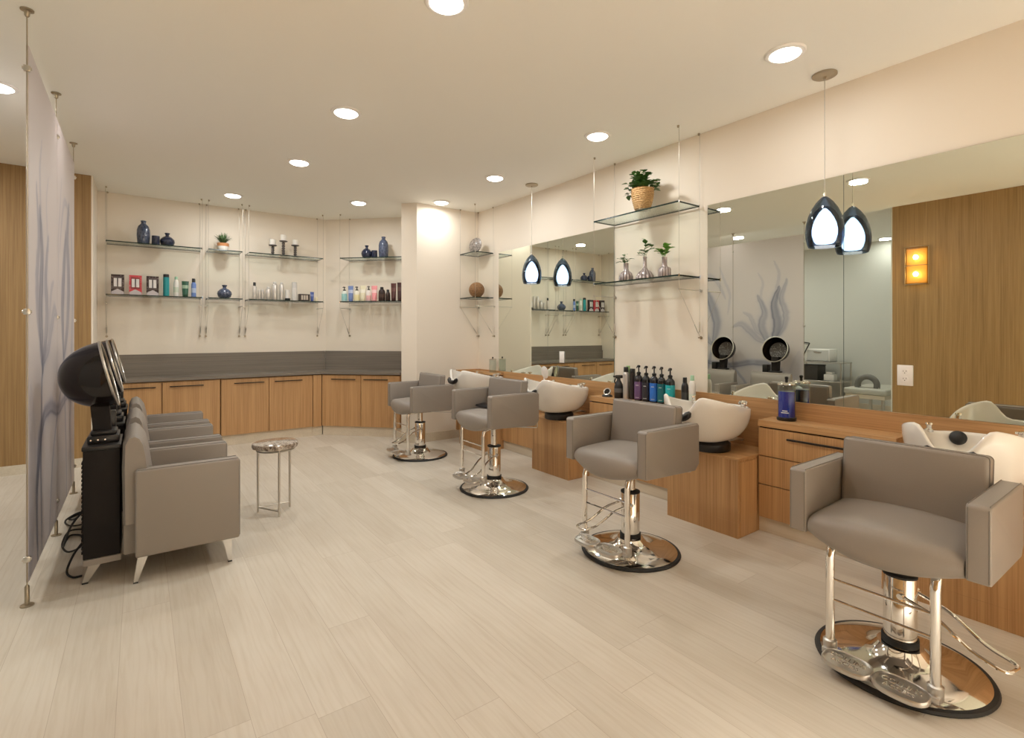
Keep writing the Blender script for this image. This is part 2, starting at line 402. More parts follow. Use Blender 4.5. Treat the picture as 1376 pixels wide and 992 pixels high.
# ------------------------------------------------------------------ mirrors, outlets
def mirror_pane(y0, y1, lab):
    t = B(); z0, z1 = .847, 2.276; x = 3.5005
    t.add([(x, y0, z0), (x, y1, z0), (x, y1, z1), (x, y0, z1)], [[0, 1, 2, 3]], 0)
    t.box((x+.0005, y0, z0), (XW-.0005, y1, z1), 0, mi=1)
    tag(t.obj('wall_mirror', ['mirror', 'mirror_edge'], smooth=False), lab, 'mirror', 'frameless wall mirrors')
mirror_pane(4.160, 5.075, 'far left pane of the far frameless wall mirror, beside the corner shelf')
mirror_pane(3.222, 4.157, 'right pane of the far frameless wall mirror, beside the three vase shelf')
mirror_pane(1.338, 2.268, 'left pane of the large near wall mirror, behind the near pendant lamp')
mirror_pane(-.3, 1.335, 'large right pane of the near wall mirror, with a wall outlet mounted in it')
def outlet(name, y, z, lab, rocker):
    t = thing(name, lab, 'outlet' if not rocker else 'switch', (3.4995, y, z))
    p = B(); p.box((-.006, -.037, -.058), (0, .037, .058), .003); p.obj('cover_plate', 'white', t)
    if rocker:
        p = B(); p.box((-.010, -.016, -.033), (-.005, .016, .033), .002); p.obj('rocker', 'white', t)
    else:
        for s in (-1, 1):
            p = B(); zc = s*.021; p.lathe([(.0, 0), (.0165, 0), (.0165, .002), (.0, .002)], 20, T=Matrix.Translation((-.006, 0, zc)) @ Matrix.Rotation(-PI/2, 4, 'Y'))
            k = p.obj('socket', 'white', t)
            q = B()
            q.box((-.0088, -.0075, zc), (-.0078, -.0055, zc+.008)); q.box((-.0088, .0055, zc), (-.0078, .0075, zc+.007)); q.cyl((-.0088, 0, zc-.007), (-.0078, 0, zc-.007), .0025, 8)
            q.obj('slots', 'gap', k)
outlet('wall_outlet', 1.024, 1.062, 'white double wall outlet on the large near mirror', False)
outlet('wall_outlet', 3.928, 1.056, 'white wall plate on the far mirror beside the flower vase pier', True)

# ------------------------------------------------------------------ back counter cabinets
YF = 6.69
def base_cab(name, lab, T, doors, w0, w1, depth, handles):
    """T places local x along the front, y into the wall, z up"""
    t = thing(name, lab, 'cabinet', group='oak cabinets along the back wall')
    t.matrix_world = T
    p = B(); p.box((w0, .022, .118), (w1, depth, .775)); p.obj('carcass', ['oak_v'], t, smooth=False)
    p = B(); p.box((w0, .028, 0), (w1, depth, .117)); p.obj('plinth', 'plinth', t, smooth=False)
    for (a, c_), (h0, h1) in zip(doors, handles):
        p = B(); p.box((a+.002, 0, .122), (c_-.002, .020, .768), .0015, 1)
        d = p.obj('door', 'oak_v', t, smooth=False)
        q = B(); q.box((h0, -.022, .713), (h1, -.012, .724), .002, 1); q.box((h0+.02, -.014, .715), (h0+.028, .001, .722)); q.box((h1-.028, -.014, .715), (h1-.02, .001, .722))
        q.obj('handle', 'bronze', d, smooth=False)
Tb = Matrix.Translation((0, YF, 0))
base_cab('base_cabinet', 'oak two-door base cabinet at the left end of the back counter', Tb, [(-.366, .196-.005), (.196, .742)], -.368, .744, YB-YF-.002, [(-.2, .139), (.262, .579)])
base_cab('base_cabinet', 'oak two-door base cabinet in the middle of the back counter', Tb, [(.752, 1.255), (1.258, 1.761)], .750, 1.765, YB-YF-.002, [(.882, 1.203), (1.317, 1.636)])
Td = Matrix.Translation((1.872, YF, 0)) @ Matrix.Rotation(-PI/4, 4, 'Z')
base_cab('base_cabinet', 'oak two-door base cabinet on the diagonal wall behind the far styling chair', Td, [(.004, .53), (.533, 1.045)], .002, 1.05, .42, [(.14, .465), (.575, .895)])
b = B(); b.prism([(1.767, YF+.001), (1.870, YF+.001), (2.04, 7.1), (1.767, 7.1)], .118, .770)
tag(b.obj('corner_filler', 'oak_v', smooth=False), 'narrow oak filler panel at the bend of the back counter', 'filler panel')
o_ = B(); o_.prism([(1.767, YF+.028), (1.885, YF+.028), (2.04, 7.1), (1.767, 7.1)], 0, .117); f_ = o_.obj('plinth', 'plinth', bpy.data.objects['corner_filler'], smooth=False)
# worktop and upstand
t = thing('worktop', 'long grey laminate worktop bent across the back and diagonal walls', 'countertop')
e = .02
fr = (1.872-e*.414, YF-e)
endd = (fr[0]+1.05*SQ, fr[1]-1.05*SQ)
b = B(); b.prism([(-.369, YF-e), fr, endd, (endd[0]+.29, endd[1]+.29), (2.045, 7.115), (-.369, 7.115)], .782, .813); b.obj('top', 'grey', t, smooth=False)
b = B(); b.box((-.369, 7.075, .8135), (2.02, 7.118, .965)); b.prism([(2.025, 7.075), (2.90, 6.20), (2.93, 6.23), (2.045, 7.115)], .8135, .965); b.obj('lower_upstand', 'grey', t, smooth=False)
b = B(); b.box((-.369, 7.095, .9655), (2.03, 7.118, 1.062)); b.prism([(2.035, 7.095), (2.91, 6.215), (2.93, 6.23), (2.045, 7.115)], .9655, 1.062); b.obj('upper_upstand', 'grey', t, smooth=False)

# ------------------------------------------------------------------ glass shelf units on cables
def shelf_unit(lab, O, ang, L, depth, zs, left_rod=True, right_rod=True, d0=.02):
    """O: point on the wall under the left end; local x along wall, local -y out of the wall"""
    t = thing('shelf_unit', lab, 'shelf', (O[0], O[1], 0), ang, 'cable hung glass shelf units')
    for z in zs:
        p = B(); p.box((-.006, -depth, z-.012), (L+.006, -d0-.002, z), 0)
        ix = len(p.f)
        n_m = []
        for f in p.f:
            a = [Vector(p.v[i]) for i in f]; nn = (a[1]-a[0]).cross(a[2]-a[0]); n_m.append(0 if abs(nn.z) > abs(nn.x)+abs(nn.y) else 1)
        p.mi = n_m
        p.obj('glass_shelf', ['glass', 'glass_edge'], t, smooth=False)
    zr, zb = 1.628, 1.266
    for x in (0, L):
        for y in (-d0, -depth+.006):
            out = -.003 if x == 0 else L+.003
            q = B(); q.lathe([(0, -.016), (.007, -.016), (.009, -.004), (.009, 0), (0, 0)], 10, (out, y, H-.0005)); q.obj('ceiling_fixing', 'brass', t)
            xx = out+(-.007 if x == 0 else .007)
            back = y == -d0
            pts = [(xx, y, H-.012), (xx, y, zr), (xx, -d0, zb+.012)] if not back else [(xx, y, H-.012), (xx, y, zb+.012)]
            q = B(); q.tube(pts, .0014, 6); q.obj('cable', 'wire', t)
            for z in zs: q = B(); q.cyl((xx, y, z-.02), (xx, y, z+.006), .0045, 8); q.obj('shelf_clamp', 'chrome', t)
            a = Vector((xx, y, zr)) if not back else Vector((xx, y, zr)); e_ = Vector((xx, -d0, zb+.012)); dd = (a-e_).normalized()
            q = B(); q.cyl(e_+dd*.03, e_+dd*.11, .0048, 8); q.obj('turnbuckle', 'steel', t)
        xx = -.010 if x == 0 else L+.010
        q = B(); q.cyl((xx, -.001, zb), (xx, -.034, zb), .006, 10); q.cyl((xx, -.001, zb), (xx, -.007, zb), .012, 12); q.obj('wall_fixing', 'brass', t)
        q = B(); q.cyl((xx, -.001, zr), (xx, -depth, zr), .0038, 8); q.cyl((xx, -.001, zr), (xx, -.012, zr), .011, 12); q.obj('standoff_rod', 'steel', t)
    return t
SZ = (2.281, 1.716)
shelf_unit('wide glass shelf pair at the left of the back wall, holding boxed hair kits', (-.283, YB), 0, .852, .285, SZ)
shelf_unit('narrow glass shelf pair on the back wall with a small potted grass on top', (.650, YB), 0, .335, .285, SZ)
shelf_unit('wide glass shelf pair on the back wall with three candle holders on top', (1.070, YB), 0, .855, .285, SZ)
dO = (2.29+.014, 6.866)
shelf_unit('glass shelf pair on the diagonal wall, partly behind the corner pier', dO, -PI/4, .60+.26, .285, SZ)
shelf_unit('small square glass shelf pair in the corner beside the far mirror, with a wicker ball', (XW, 5.52), -PI/2, .335, .285, (2.284, 1.738))
shelf_unit('glass shelf pair on the pier between the two mirrors, with three bud vases', (XW, 3.198), -PI/2, .858, .285, (2.286, 1.738))

# ------------------------------------------------------------------ small vessels and products
def lathe_thing(name, lab, cat, loc, prof, mat, group=None, n=24, sx=1, sy=1, parts=(), rz=0):
    """vessel: body at top level, listed parts as children"""
    if not parts:
        q = B(); q.lathe(prof, n, sx=sx, sy=sy); o = q.obj(name, mat, loc=loc); o.rotation_euler.z = rz
        return tag(o, lab, cat, group)
    t = thing(name, lab, cat, loc, rz, group)
    q = B(); q.lathe(prof, n, sx=sx, sy=sy); q.obj('body', mat, t)
    for pn, pp, pm in parts:
        q = B(); q.lathe(pp, n, sx=sx, sy=sy); q.obj(pn, pm, t)
    return t
def tall_vase(loc, h, r, lab):
    lathe_thing('glass_vase', lab, 'vase', loc, [(0, 0), (r*.75, 0), (r*.9, h*.05), (r, h*.35), (r*.98, h*.6), (r*.80, h*.76), (r*.42, h*.86), (r*.34, h*.90), (r*.44, h*.99), (r*.38, h), (r*.26, h*.97), (r*.24, h*.88), (0, h*.87)], 'bluevase', 'dark blue glass vessels on the upper shelves')
def round_vase(loc, h, r, lab, mat='navyvase', group='dark blue glass vessels on the upper shelves'):
    lathe_thing('round_vase', lab, 'vase', loc, [(0, 0), (r*.55, 0), (r*.85, h*.12), (r, h*.33), (r*.93, h*.5), (r*.6, h*.68), (r*.27, h*.76), (r*.22, h*.84), (r*.36, h*.97), (r*.34, h), (r*.18, h*.96), (r*.15, h*.80), (0, h*.79)], mat, group)
def cup(loc, h, r, lab):
    lathe_thing('glass_cup', lab, 'cup', loc, [(0, 0), (r*.9, 0), (r, h*.05), (r, h), (r*.86, h), (r*.84, h*.1), (0, h*.08)], 'navyvase', 'dark blue glass vessels on the upper shelves')
zu, zl = 2.2815, 1.7165
YS = 6.96
tall_vase((.032, YS, zu), .262, .062, 'tall dark blue glass vase on the left upper shelf')
cup((.142, YS-.04, zu), .100, .037, 'small dark navy cup between two vases on the left upper shelf')
round_vase((.250, YS, zu), .150, .073, 'squat dark navy vase with a narrow neck on the left upper shelf')
round_vase((.818, YS, zl), .160, .079, 'squat slate blue vase alone on the narrow lower shelf', 'bluevase', None)
round_vase((2.394, 6.506, zu), .165, .070, 'squat dark blue vase on the diagonal upper shelf')
cup((2.468, 6.428, zu), .095, .038, 'small dark navy cup on the diagonal upper shelf')
tall_vase((2.558, 6.342, zu), .272, .064, 'tall dark blue glass vase on the diagonal upper shelf')

def blade_plant(t, n, h, spread, z0, mat):
    q = B(); rng = random.Random(3)
    for i in range(n):
        a = rng.uniform(0, 2*PI); s = rng.uniform(.15, 1)*spread; hh = h*rng.uniform(.6, 1)*(1-.25*s/spread); w = .006
        d = Vector((math.cos(a), math.sin(a), 0)); pr = Vector((-d.y, d.x, 0)); P = []
        for k in range(5):
            u = k/4; c = d*(.02+s*u**1.6)+Vector((0, 0, z0+hh*(u-.25*u*u*s/spread)))
            ww = w*(1-u)**.6+.0008; P += [c-pr*ww, c+pr*ww]
        q.add(P, [[2*k, 2*k+1, 2*k+3, 2*k+2] for k in range(4)])
    q.obj('leaves', mat, t)
t = thing('potted_plant', 'small grassy plant in a white pot with a terracotta rim on the narrow upper shelf', 'plant', (.802, YS, zu))
q = B(); q.lathe([(0, 0), (.046, 0), (.055, .01), (.060, .055), (.060, .056), (0, .056)], 24); q.obj('pot', 'white', t)
q = B(); q.lathe([(.059, .056), (.063, .057), (.064, .092), (.056, .092), (.054, .06), (.059, .056)], 24); q.obj('pot_rim', 'terracotta', t)
q = B(); q.lathe([(0, .080), (.056, .078)], 20); q.obj('soil', 'soil', t)
blade_plant(t, 110, .165, .10, .08, 'leaf_gr')

def candle(loc, hh, hc, lab):
    t = thing('candle_holder', lab, 'candle holder', loc, group='pewter candle holders on the upper shelf')
    prof = [(0, 0), (.042, 0), (.040, .008), (.022, .014), (.016, .022)]
    z = .022; k = max(2, round((hh-.05)/.03)); st = (hh-.045)/k
    for i in range(k): prof += [(.013, z+st*.05), (.022, z+st*.5), (.013, z+st*.95)]; z += st
    prof += [(.016, hh-.02), (.048, hh-.010), (.049, hh-.002), (.044, hh), (0, hh)]
    q = B(); q.lathe(prof, 20); q.obj('stem', 'pewter', t)
    q = B(); q.lathe([(0, hh), (.033, hh+.0005), (.034, hh+.004), (.034, hh+hc-.004), (.030, hh+hc), (0, hh+hc-.004)], 20); q.obj('candle', 'candle', t)
candle((1.350, YS, zu), .130, .070, 'shortest pewter candle holder with white candle, left of the three')
candle((1.475, YS, zu), .195, .075, 'tallest pewter candle holder with white candle, middle of the three')
candle((1.617, YS, zu), .155, .065, 'medium pewter candle holder with white candle, right of the three')

def kit_box(x, col, pcol, lab):
    t = thing('hair_kit_box', lab, 'box', (x, YS-.05, zl), group='boxed hair kits on the left lower shelf')
    q = B(); q.box((-.056, 0, 0), (.056, .045, .215), .001, 1); q.obj('carton', pl(col, .25), t, smooth=False)
    q = B(); q.box((-.040, -.0015, .065), (.040, -.0002, .195)); w = q.obj('window', pl(pcol, .2), t, smooth=False)
    for s in (-1, 1):
        q = B(); q.box((s*.019-.014, -.004, .085), (s*.019+.014, -.0017, .175), .001, 1); q.obj('sachet', pl((.75, .72, .72), .3), w, smooth=False)
    q = B(); q.tube([(0, -.003, .17), (0, -.003, .09)], .003, 6, radii=[.006, .002]); q.obj('applicator', pl((.05, .04, .05), .3), w)
    q = B(); q.add([(-.054, -.0012, .004), (.054, -.0012, .004), (.054, -.0012, .030), (0, -.0012, .062), (-.054, -.0012, .030)], [[0, 1, 2, 3, 4]]); q.obj('front_flash', pl((.55, .50, .52), .3), t, smooth=False)
    rng = random.Random(int(x*1000)); q = B()
    for k in range(26):
        a = rng.uniform(-.052, .052); z = rng.uniform(.03, .21)
        if abs(a) < .043 and .06 < z < .2: a = math.copysign(.048, a)
        q.add([(a-.003, -.0013, z), (a, -.0013, z-.003), (a+.003, -.0013, z), (a, -.0013, z+.003)], [[0, 1, 2, 3]])
    q.obj('speckle_print', pl((.55, .45, .46), .3), t, smooth=False)
kit_box(-.193, (.035, .02, .022), (.10, .08, .085), 'black boxed hair kit at the far left end of the lower shelf')
kit_box(-.039, (.62, .06, .085), (.28, .05, .06), 'red boxed hair kit between two black ones')
kit_box(.114, (.035, .02, .022), (.10, .08, .085), 'black boxed hair kit between the red one and the teal bottle')

def bottle(x, y, z, h, r, col, capcol, lab, name='product_bottle', cap=.2, capr=.55, taper=.7, band=None, metal=0, group='bottles and tubes on the lower back shelves', sq=1, rz=0, rough=.28):
    hb = h*(1-cap); t = thing(name, lab, 'bottle', (x, y, z), rz, group)
    rs = max(r*capr, .006)
    prof = [(0, 0), (r*.94, 0), (r, h*.02), (r, hb*taper), (r*.93, hb*(taper+(1-taper)*.4)), (r*.72, hb*(taper+(1-taper)*.8)), (rs*.85, hb), (0, hb)]
    if capr > .93: prof = [(0, 0), (r*.96, 0), (r, h*.015), (r, hb), (0, hb)]
    q = B(); q.lathe(prof, 20, sy=sq); q.obj('body', pl(col, rough, metal), t)
    q = B(); q.lathe([(rs, hb), (rs*1.0, hb+.001), (rs*.96, h-.003), (rs*.86, h), (0, h)], 16, sy=sq if capr > .93 else 1); q.obj('cap', pl(capcol, .3), t)
    if band:
        q = B(); q.lathe([(r*1.01, hb*band[1]), (r*1.012, hb*band[1]+.001), (r*1.012, hb*band[2]), (r*1.01, hb*band[2]+.001)], 20, sy=sq); q.obj('label_band', pl(band[0], .35), t)
    return t
def tube_thing(x, y, z, h, w, col, capcol, lab, rz=0, band=None, group='bottles and tubes on the lower back shelves'):
    t = thing('product_tube', lab, 'tube', (x, y, z), rz, group)
    q = B(); hc = h*.16; rings = []
    for k in range(8):
        u = k/7; a = w*(.40+.10*u); bb = w*(.34*(1-u)+.02)
        rings.append([(a*math.cos(2*PI*i/20), bb*math.sin(2*PI*i/20), hc+(h-hc)*u) for i in range(20)])
    q.loft(rings); q.obj('body', pl(col, .3), t)
    q = B(); q.lathe([(0, 0), (w*.37, 0), (w*.39, .002), (w*.40, hc), (0, hc)], 20, sy=.85); q.obj('cap', pl(capcol, .3), t)
    if band:
        q = B(); u0, u1 = .45, .7
        q.loft([[((w*(.40+.10*u)+.0006)*math.cos(2*PI*i/20), (w*(.34*(1-u)+.02)+.0006)*math.sin(2*PI*i/20), hc+(h-hc)*u) for i in range(20)] for u in (u0, .575, u1)], False, False)
        q.obj('label_band', pl(band, .35), t)
    return t
WH = (.80, .78, .73); SIL = (.66, .63, .60); BK = (.012, .012, .013)
bottle(.240, YS, zl, .250, .030, (.02, .30, .33), BK, 'teal cylinder bottle with black cap on the left lower shelf', cap=.14, capr=.96)
bottle(.334, YS, zl, .228, .026, WH, (.30, .52, .36), 'white bottle with pale green cap on the left lower shelf', cap=.14, capr=.6, band=((.60, .66, .55), .25, .55))
tube_thing(.422, YS, zl, .183, .070, (.01, .085, .045), (.01, .06, .03), 'dark green tube between a white and a blue bottle', band=(.30, .42, .30))
bottle(.504, YS, zl, .218, .025, (.16, .27, .62), BK, 'periwinkle blue bottle with black cap at the right end of the left lower shelf', cap=.2, capr=.7, taper=.85, band=((.45, .55, .75), .3, .6))
bottle(1.142, YS, zl, .212, .023, SIL, BK, 'slim silver can with black cap at the left end of the middle lower shelf', cap=.2, capr=.7, taper=.9, metal=.6)
bottle(1.200, YS+.03, zl, .126, .017, SIL, SIL, 'short slim silver bottle, left one of a low pair', cap=.12, capr=.96, metal=.6)
bottle(1.240, YS+.03, zl, .130, .016, SIL, SIL, 'short slim silver bottle, right one of a low pair', cap=.12, capr=.96, metal=.6)
bottle(1.297, YS, zl, .165, .029, SIL, SIL, 'medium silver can beside the tallest silver can', cap=.12, capr=.6, metal=.7, taper=.9)
bottle(1.373, YS, zl, .230, .034, SIL, SIL, 'broad tall silver can in the middle of the silver cans', cap=.1, capr=.6, metal=.7, taper=.9)
bottle(1.454, YS, zl, .228, .026, SIL, SIL, 'slim tall silver can left of the white jar', cap=.08, capr=.7, metal=.7, taper=.92)
bottle(1.525, YS, zl, .138, .032, (.012, .012, .013), (.72, .69, .65), 'white upside down jar standing on a black base', name='styling_jar', cap=.78, capr=.96)
bottle(1.609, YS, zl, .240, .034, (.70, .67, .64), (.62, .60, .58), 'tallest pale grey bottle between the white jar and a dark box', cap=.30, capr=.96)
t = thing('product_carton', 'low dark carton with pale window panels on the middle lower shelf', 'box', (1.724, YS, zl))
q = B(); q.box((-.068, -.03, 0), (.068, .03, .092), .002, 1); q.obj('carton', pl((.035, .022, .02), .3), t, smooth=False)
for k in range(3):
    q = B(); q.box((-.040+k*.03, -.0318, .018), (-.018+k*.03, -.0302, .076)); q.obj('panel', pl((.52, .45, .38), .3), t, smooth=False)
tube_thing(1.826, YS, zl, .126, .048, (.05, .09, .33), (.04, .07, .25), 'small deep blue tube at the right end of the middle lower shelf', band=(.2, .25, .5))
bottle(1.888, YS+.03, zl, .06, .02, (.80, .72, .52), (.80, .72, .52), 'tiny cream pot at the right end of the middle lower shelf', name='cream_pot', cap=.3, capr=.96)

def pump(x, y, z, h, r, col, lab, band, pcol=BK, group='pump bottles', rz=0, mark=None, square=False):
    t = thing('pump_bottle', lab, 'pump bottle', (x, y, z), rz, group)
    hb = h*.74
    q = B(); q.lathe([(0, 0), (r*.95, 0), (r, h*.015), (r, hb*.80), (r*.92, hb*.87), (r*.62, hb*.94), (r*.42, hb*.97), (r*.42, hb), (0, hb)], 24); q.obj('body', pl(col, .22), t)
    q = B(); q.lathe([(r*.46, hb), (r*.5, hb+.002), (r*.48, hb+h*.055), (r*.22, hb+h*.07), (r*.16, hb+h*.08), (r*.16, h*.93), (r*.38, h*.935), (r*.38, h*.985), (r*.2, h), (0, h)], 16)
    q.tube([(0, 0, h*.96), (0, -r*.7, h*.965), (0, -r*1.05, h*.95), (0, -r*1.15, h*.92)], .005, 8, radii=[.007, .006, .0045, .004]); q.obj('pump', pl(pcol, .3), t)
    q = B(); q.lathe([(r*1.01, hb*band[1]), (r*1.012, hb*band[1]+.001), (r*1.012, hb*band[2]), (r*1.01, hb*band[2]+.001)], 24); lb = q.obj('label_band', pl(band[0], .35), t)
    if mark:
        q = B()
        for zz, w, hh in mark:
            pts = []
            for s in range(7):
                a = -PI/2+(s/6-.5)*w
                pts += [(r*1.02*math.cos(a), r*1.02*math.sin(a), hb*zz), (r*1.02*math.cos(a), r*1.02*math.sin(a), hb*zz+hh)]
            q.add(pts, [[2*k, 2*k+2, 2*k+3, 2*k+1] for k in range(6)])
        q.obj('label_print', pl((.75, .75, .75), .4), lb, smooth=False)
    return t
gd = 'bottles and tubes on the lower diagonal shelf'
D = -PI/4
pump(2.174, 6.726, zl, .195, .037, (.72, .76, .70), 'white bottle with aqua label and black pump, leftmost on the diagonal lower shelf', ((.32, .58, .56), .08, .7), group=gd, rz=D)
tube_thing(2.237, 6.663, zl, .205, .074, (.16, .23, .47), (.16, .23, .47), 'steel blue tube on the diagonal lower shelf', D, (.45, .5, .65), gd)
pump(2.298, 6.602, zl, .195, .037, (.76, .73, .62), 'cream bottle with yellow label and black pump on the diagonal lower shelf', ((.74, .66, .38), .08, .6), group=gd, rz=D)
tube_thing(2.357, 6.543, zl, .208, .078, (.74, .69, .50), (.72, .66, .46), 'pale yellow tube on the diagonal lower shelf', D, (.80, .77, .66), gd)
pump(2.414, 6.486, zl, .20, .033, (.78, .72, .68), 'white bottle with pink label and black pump on the diagonal lower shelf', ((.74, .42, .42), .08, .5), group=gd, rz=D)
tube_thing(2.469, 6.431, zl, .202, .082, (.80, .30, .32), (.80, .36, .38), 'coral pink tube on the diagonal lower shelf', D, (.85, .55, .55), gd)
bottle(2.541, 6.358, zl, .185, .044, (.035, .016, .012), BK, 'broad dark brown bottle beside the coral tube', cap=.16, capr=.5, taper=.75, group=gd, sq=.75, rz=D, band=((.07, .035, .025), .3, .6))
bottle(2.600, 6.300, zl, .150, .030, (.03, .014, .011), BK, 'small dark brown bottle beside the broad brown one', cap=.18, capr=.6, group=gd)
tube_thing(2.655, 6.245, zl, .232, .074, (.085, .02, .015), (.05, .012, .01), 'dark red brown tube left of the diagonal shelf end', D, (.14, .05, .04), gd)
tube_thing(2.716, 6.184, zl, .240, .074, (.05, .014, .012), (.04, .012, .01), 'very dark brown tube half hidden by the corner pier', D, (.10, .04, .03), gd)

# corner shelf plate and ball
t = thing('display_plate', 'round grey ringed display plate standing on the upper corner shelf', 'plate', (3.36, 5.385, 2.2845), PI*.10)
T = Matrix.Translation((0, 0, .105)) @ Matrix.Rotation(math.radians(-80), 4, 'Y')
q = B(); q.lathe([(0, .012), (.05, .010), (.06, 0), (.095, -.006), (.100, -.002), (.096, .004), (.062, .012), (.05, .022), (0, .024)], 36, T=T, sx=1.0, sy=1.0); q.obj('dish', 'plate', t)
q = B(); q.lathe([(.062, -.001), (.066, -.007), (.070, -.002)], 36, T=T); q.lathe([(.030, .009), (.034, .004), (.038, .009)], 36, T=T); q.obj('inner_ring', 'pewter', t)
q = B(); q.tube([(.04, -.04, .003), (-.03, -.04, .003), (-.045, -.04, .03)], .003, 6); q.tube([(.04, .04, .003), (-.03, .04, .003), (-.045, .04, .03)], .003, 6); q.tube([(.04, -.04, .003), (.04, .04, .003)], .003, 6); q.tube([(.035, 0, .003), (.03, 0, .12)], .003, 6); q.obj('stand', 'pewter', t)
q = B()
bm = bmesh.new(); bmesh.ops.create_icosphere(bm, subdivisions=4, radius=.096); q.bm(bm)
o = q.obj('wicker_ball', 'wickerball', loc=(3.36, 5.35, 1.7385+.096)); tag(o, 'brown woven wicker ball on the lower corner shelf', 'decorative ball')

# pier shelf: basket plant and three bud vases
def leafy(t, name, stems, mat, leaf_l, leaf_w, per, rng, top=None):
    q = B()
    for st in stems:
        pts = smoothline(st, 5)
        q.tube(pts, .0016, 5)
        n = len(pts)
        for k in range(per):
            i = min(n-1, int(n*(.3+.7*(k+.7)/per))); p = pts[i]; tdir = (pts[min(i+1, n-1)]-pts[max(i-1, 0)]).normalized()
            a = rng.uniform(0, 2*PI); side = Vector((math.cos(a), math.sin(a), rng.uniform(-.1, .5))).normalized()
            d = (side+tdir*.5).normalized(); w = d.cross(Vector((0, 0, 1)))
            w = w.normalized() if w.length > .01 else Vector((1, 0, 0)); nn = w.cross(d)
            l = leaf_l*rng.uniform(.7, 1.15); ww = leaf_w*rng.uniform(.8, 1.1)
            prof = [(0, .05), (.2, .6), (.45, 1), (.7, .75), (.9, .3), (1, .02)]
            V = []
            for u, s in prof:
                c = p+d*l*u-nn*(.25*l*u*u); V += [c-w*ww*s+nn*.15*ww*s, c, c+w*ww*s+nn*.15*ww*s]
            F = []
            for m_ in range(len(prof)-1): F += [[3*m_, 3*m_+1, 3*m_+4, 3*m_+3], [3*m_+1, 3*m_+2, 3*m_+5, 3*m_+4]]
            q.add(V, F)
    return q.obj(name, mat, t)
rng = random.Random(11)
t = thing('basket_plant', 'leafy green plant in a woven basket on a wire stand on the top pier shelf', 'plant', (3.325, 2.748, 2.2865))
q = B()
for k in range(4):
    a = k*PI/2+.4; c, s = math.cos(a), math.sin(a)
    q.tube([(.058*c+.012*s, .058*s-.012*c, .022), (.062*c+.004*s, .062*s-.004*c, .002), (.062*c-.004*s, .062*s+.004*c, .002), (.058*c-.012*s, .058*s+.012*c, .022)], .0018, 6)
q.tube([(.058*math.cos(i*PI/12), .058*math.sin(i*PI/12), .021) for i in range(24)], .0018, 6, closed=True); q.obj('wire_stand', 'wire', t)
prof = [(0, .023), (.058, .023)]
for k in range(11):
    u = k/10; r = .062+.026*math.sin(min(1, u*1.15)*PI/2); prof += [(r, .026+.158*u), (r+.005, .026+.158*u+.008)]
prof += [(.082, .192), (.078, .17), (0, .168)]
q = B(); q.lathe(prof, 32); q.obj('basket', 'basket', t)
stems = []
for k in range(46):
    a = rng.uniform(0, 2*PI); s = rng.uniform(.02, .145); h = rng.uniform(.03, .165)*(1-.35*s/.145)
    c, d = math.cos(a), math.sin(a)
    stems.append([(c*.03, d*.03, .17), (c*s*.6, d*s*.6, .18+h*.75), (c*s, d*s, .18+h)])
stems += [[(0, -.04, .18), (-.02, -.10, .235), (-.02, -.165, .225)], [(0, .04, .18), (-.02, .10, .19), (-.02, .145, .165)]]
leafy(t, 'leaves', stems, 'leaf', .050, .019, 8, rng)
def bud_vase(y, h, r, rz, prof, lab, stems, mat, ll, lw, per):
    t = thing('bud_vase', lab, 'vase', (3.365, y, 1.7385), rz, 'mauve fluted bud vases on the pier shelf')
    q = B(); q.lathe([(a*r, c*h) for a, c in prof], 40); q.obj('body', 'fluted', t)
    leafy(t, 'sprig', [[(p[0], p[1], p[2]+h) for p in st] for st in stems], mat, ll, lw, per, random.Random(int(y*100)))
bud_vase(2.958, .160, .060, 0, [(0, 0), (.85, 0), (1, .08), (1, .32), (.8, .48), (.42, .60), (.34, .68), (.34, .98), (.38, 1), (.28, .99), (.28, .7), (0, .65)],
         'squat round mauve bud vase with an airy sprig, left on the pier shelf',
         [[(0, 0, -.04), (0, .02, .02), (0, .07, .05)], [(0, 0, -.04), (0, -.015, .02), (0, -.05, .035)], [(0, 0, -.04), (-.01, .01, .03), (-.01, .01, .075)], [(0, 0, -.04), (0, .02, .01), (-.01, .055, .015)]], 'leaf_gr', .046, .016, 5)
bud_vase(2.756, .190, .074, 0, [(0, 0), (.82, 0), (1, .06), (.98, .17), (.75, .33), (.36, .45), (.22, .55), (.19, .92), (.24, 1), (.15, .99), (.14, .5), (0, .45)],
         'long necked mauve bud vase with a leafy sprig, middle on the pier shelf',
         [[(0, 0, -.04), (0, .0, .05), (-.01, -.02, .13)], [(0, 0, -.04), (0, -.02, .03), (0, -.07, .075)], [(0, 0, -.04), (0, .02, .02), (0, .06, .045)], [(0, 0, -.04), (-.01, 0, .06), (0, -.035, .10)]], 'leaf', .058, .022, 5)
bud_vase(2.561, .165, .050, 0, [(0, 0), (1, 0), (1.02, .03), (1.02, .40), (.92, .48), (.45, .56), (.40, .64), (.40, .96), (.46, 1), (.33, .99), (.32, .7), (0, .6)],
         'straight sided mauve bud vase with bright green leaves, right on the pier shelf',
         [[(0, 0, -.04), (0, .0, .03), (0, -.02, .085)], [(0, 0, -.04), (0, .02, .03), (0, .055, .05)], [(0, 0, -.04), (-.01, -.02, .03), (-.01, -.055, .06)], [(0, 0, -.04), (-.02, .01, .02), (-.03, .02, .05)]], 'leaf_lt', .056, .026, 6)

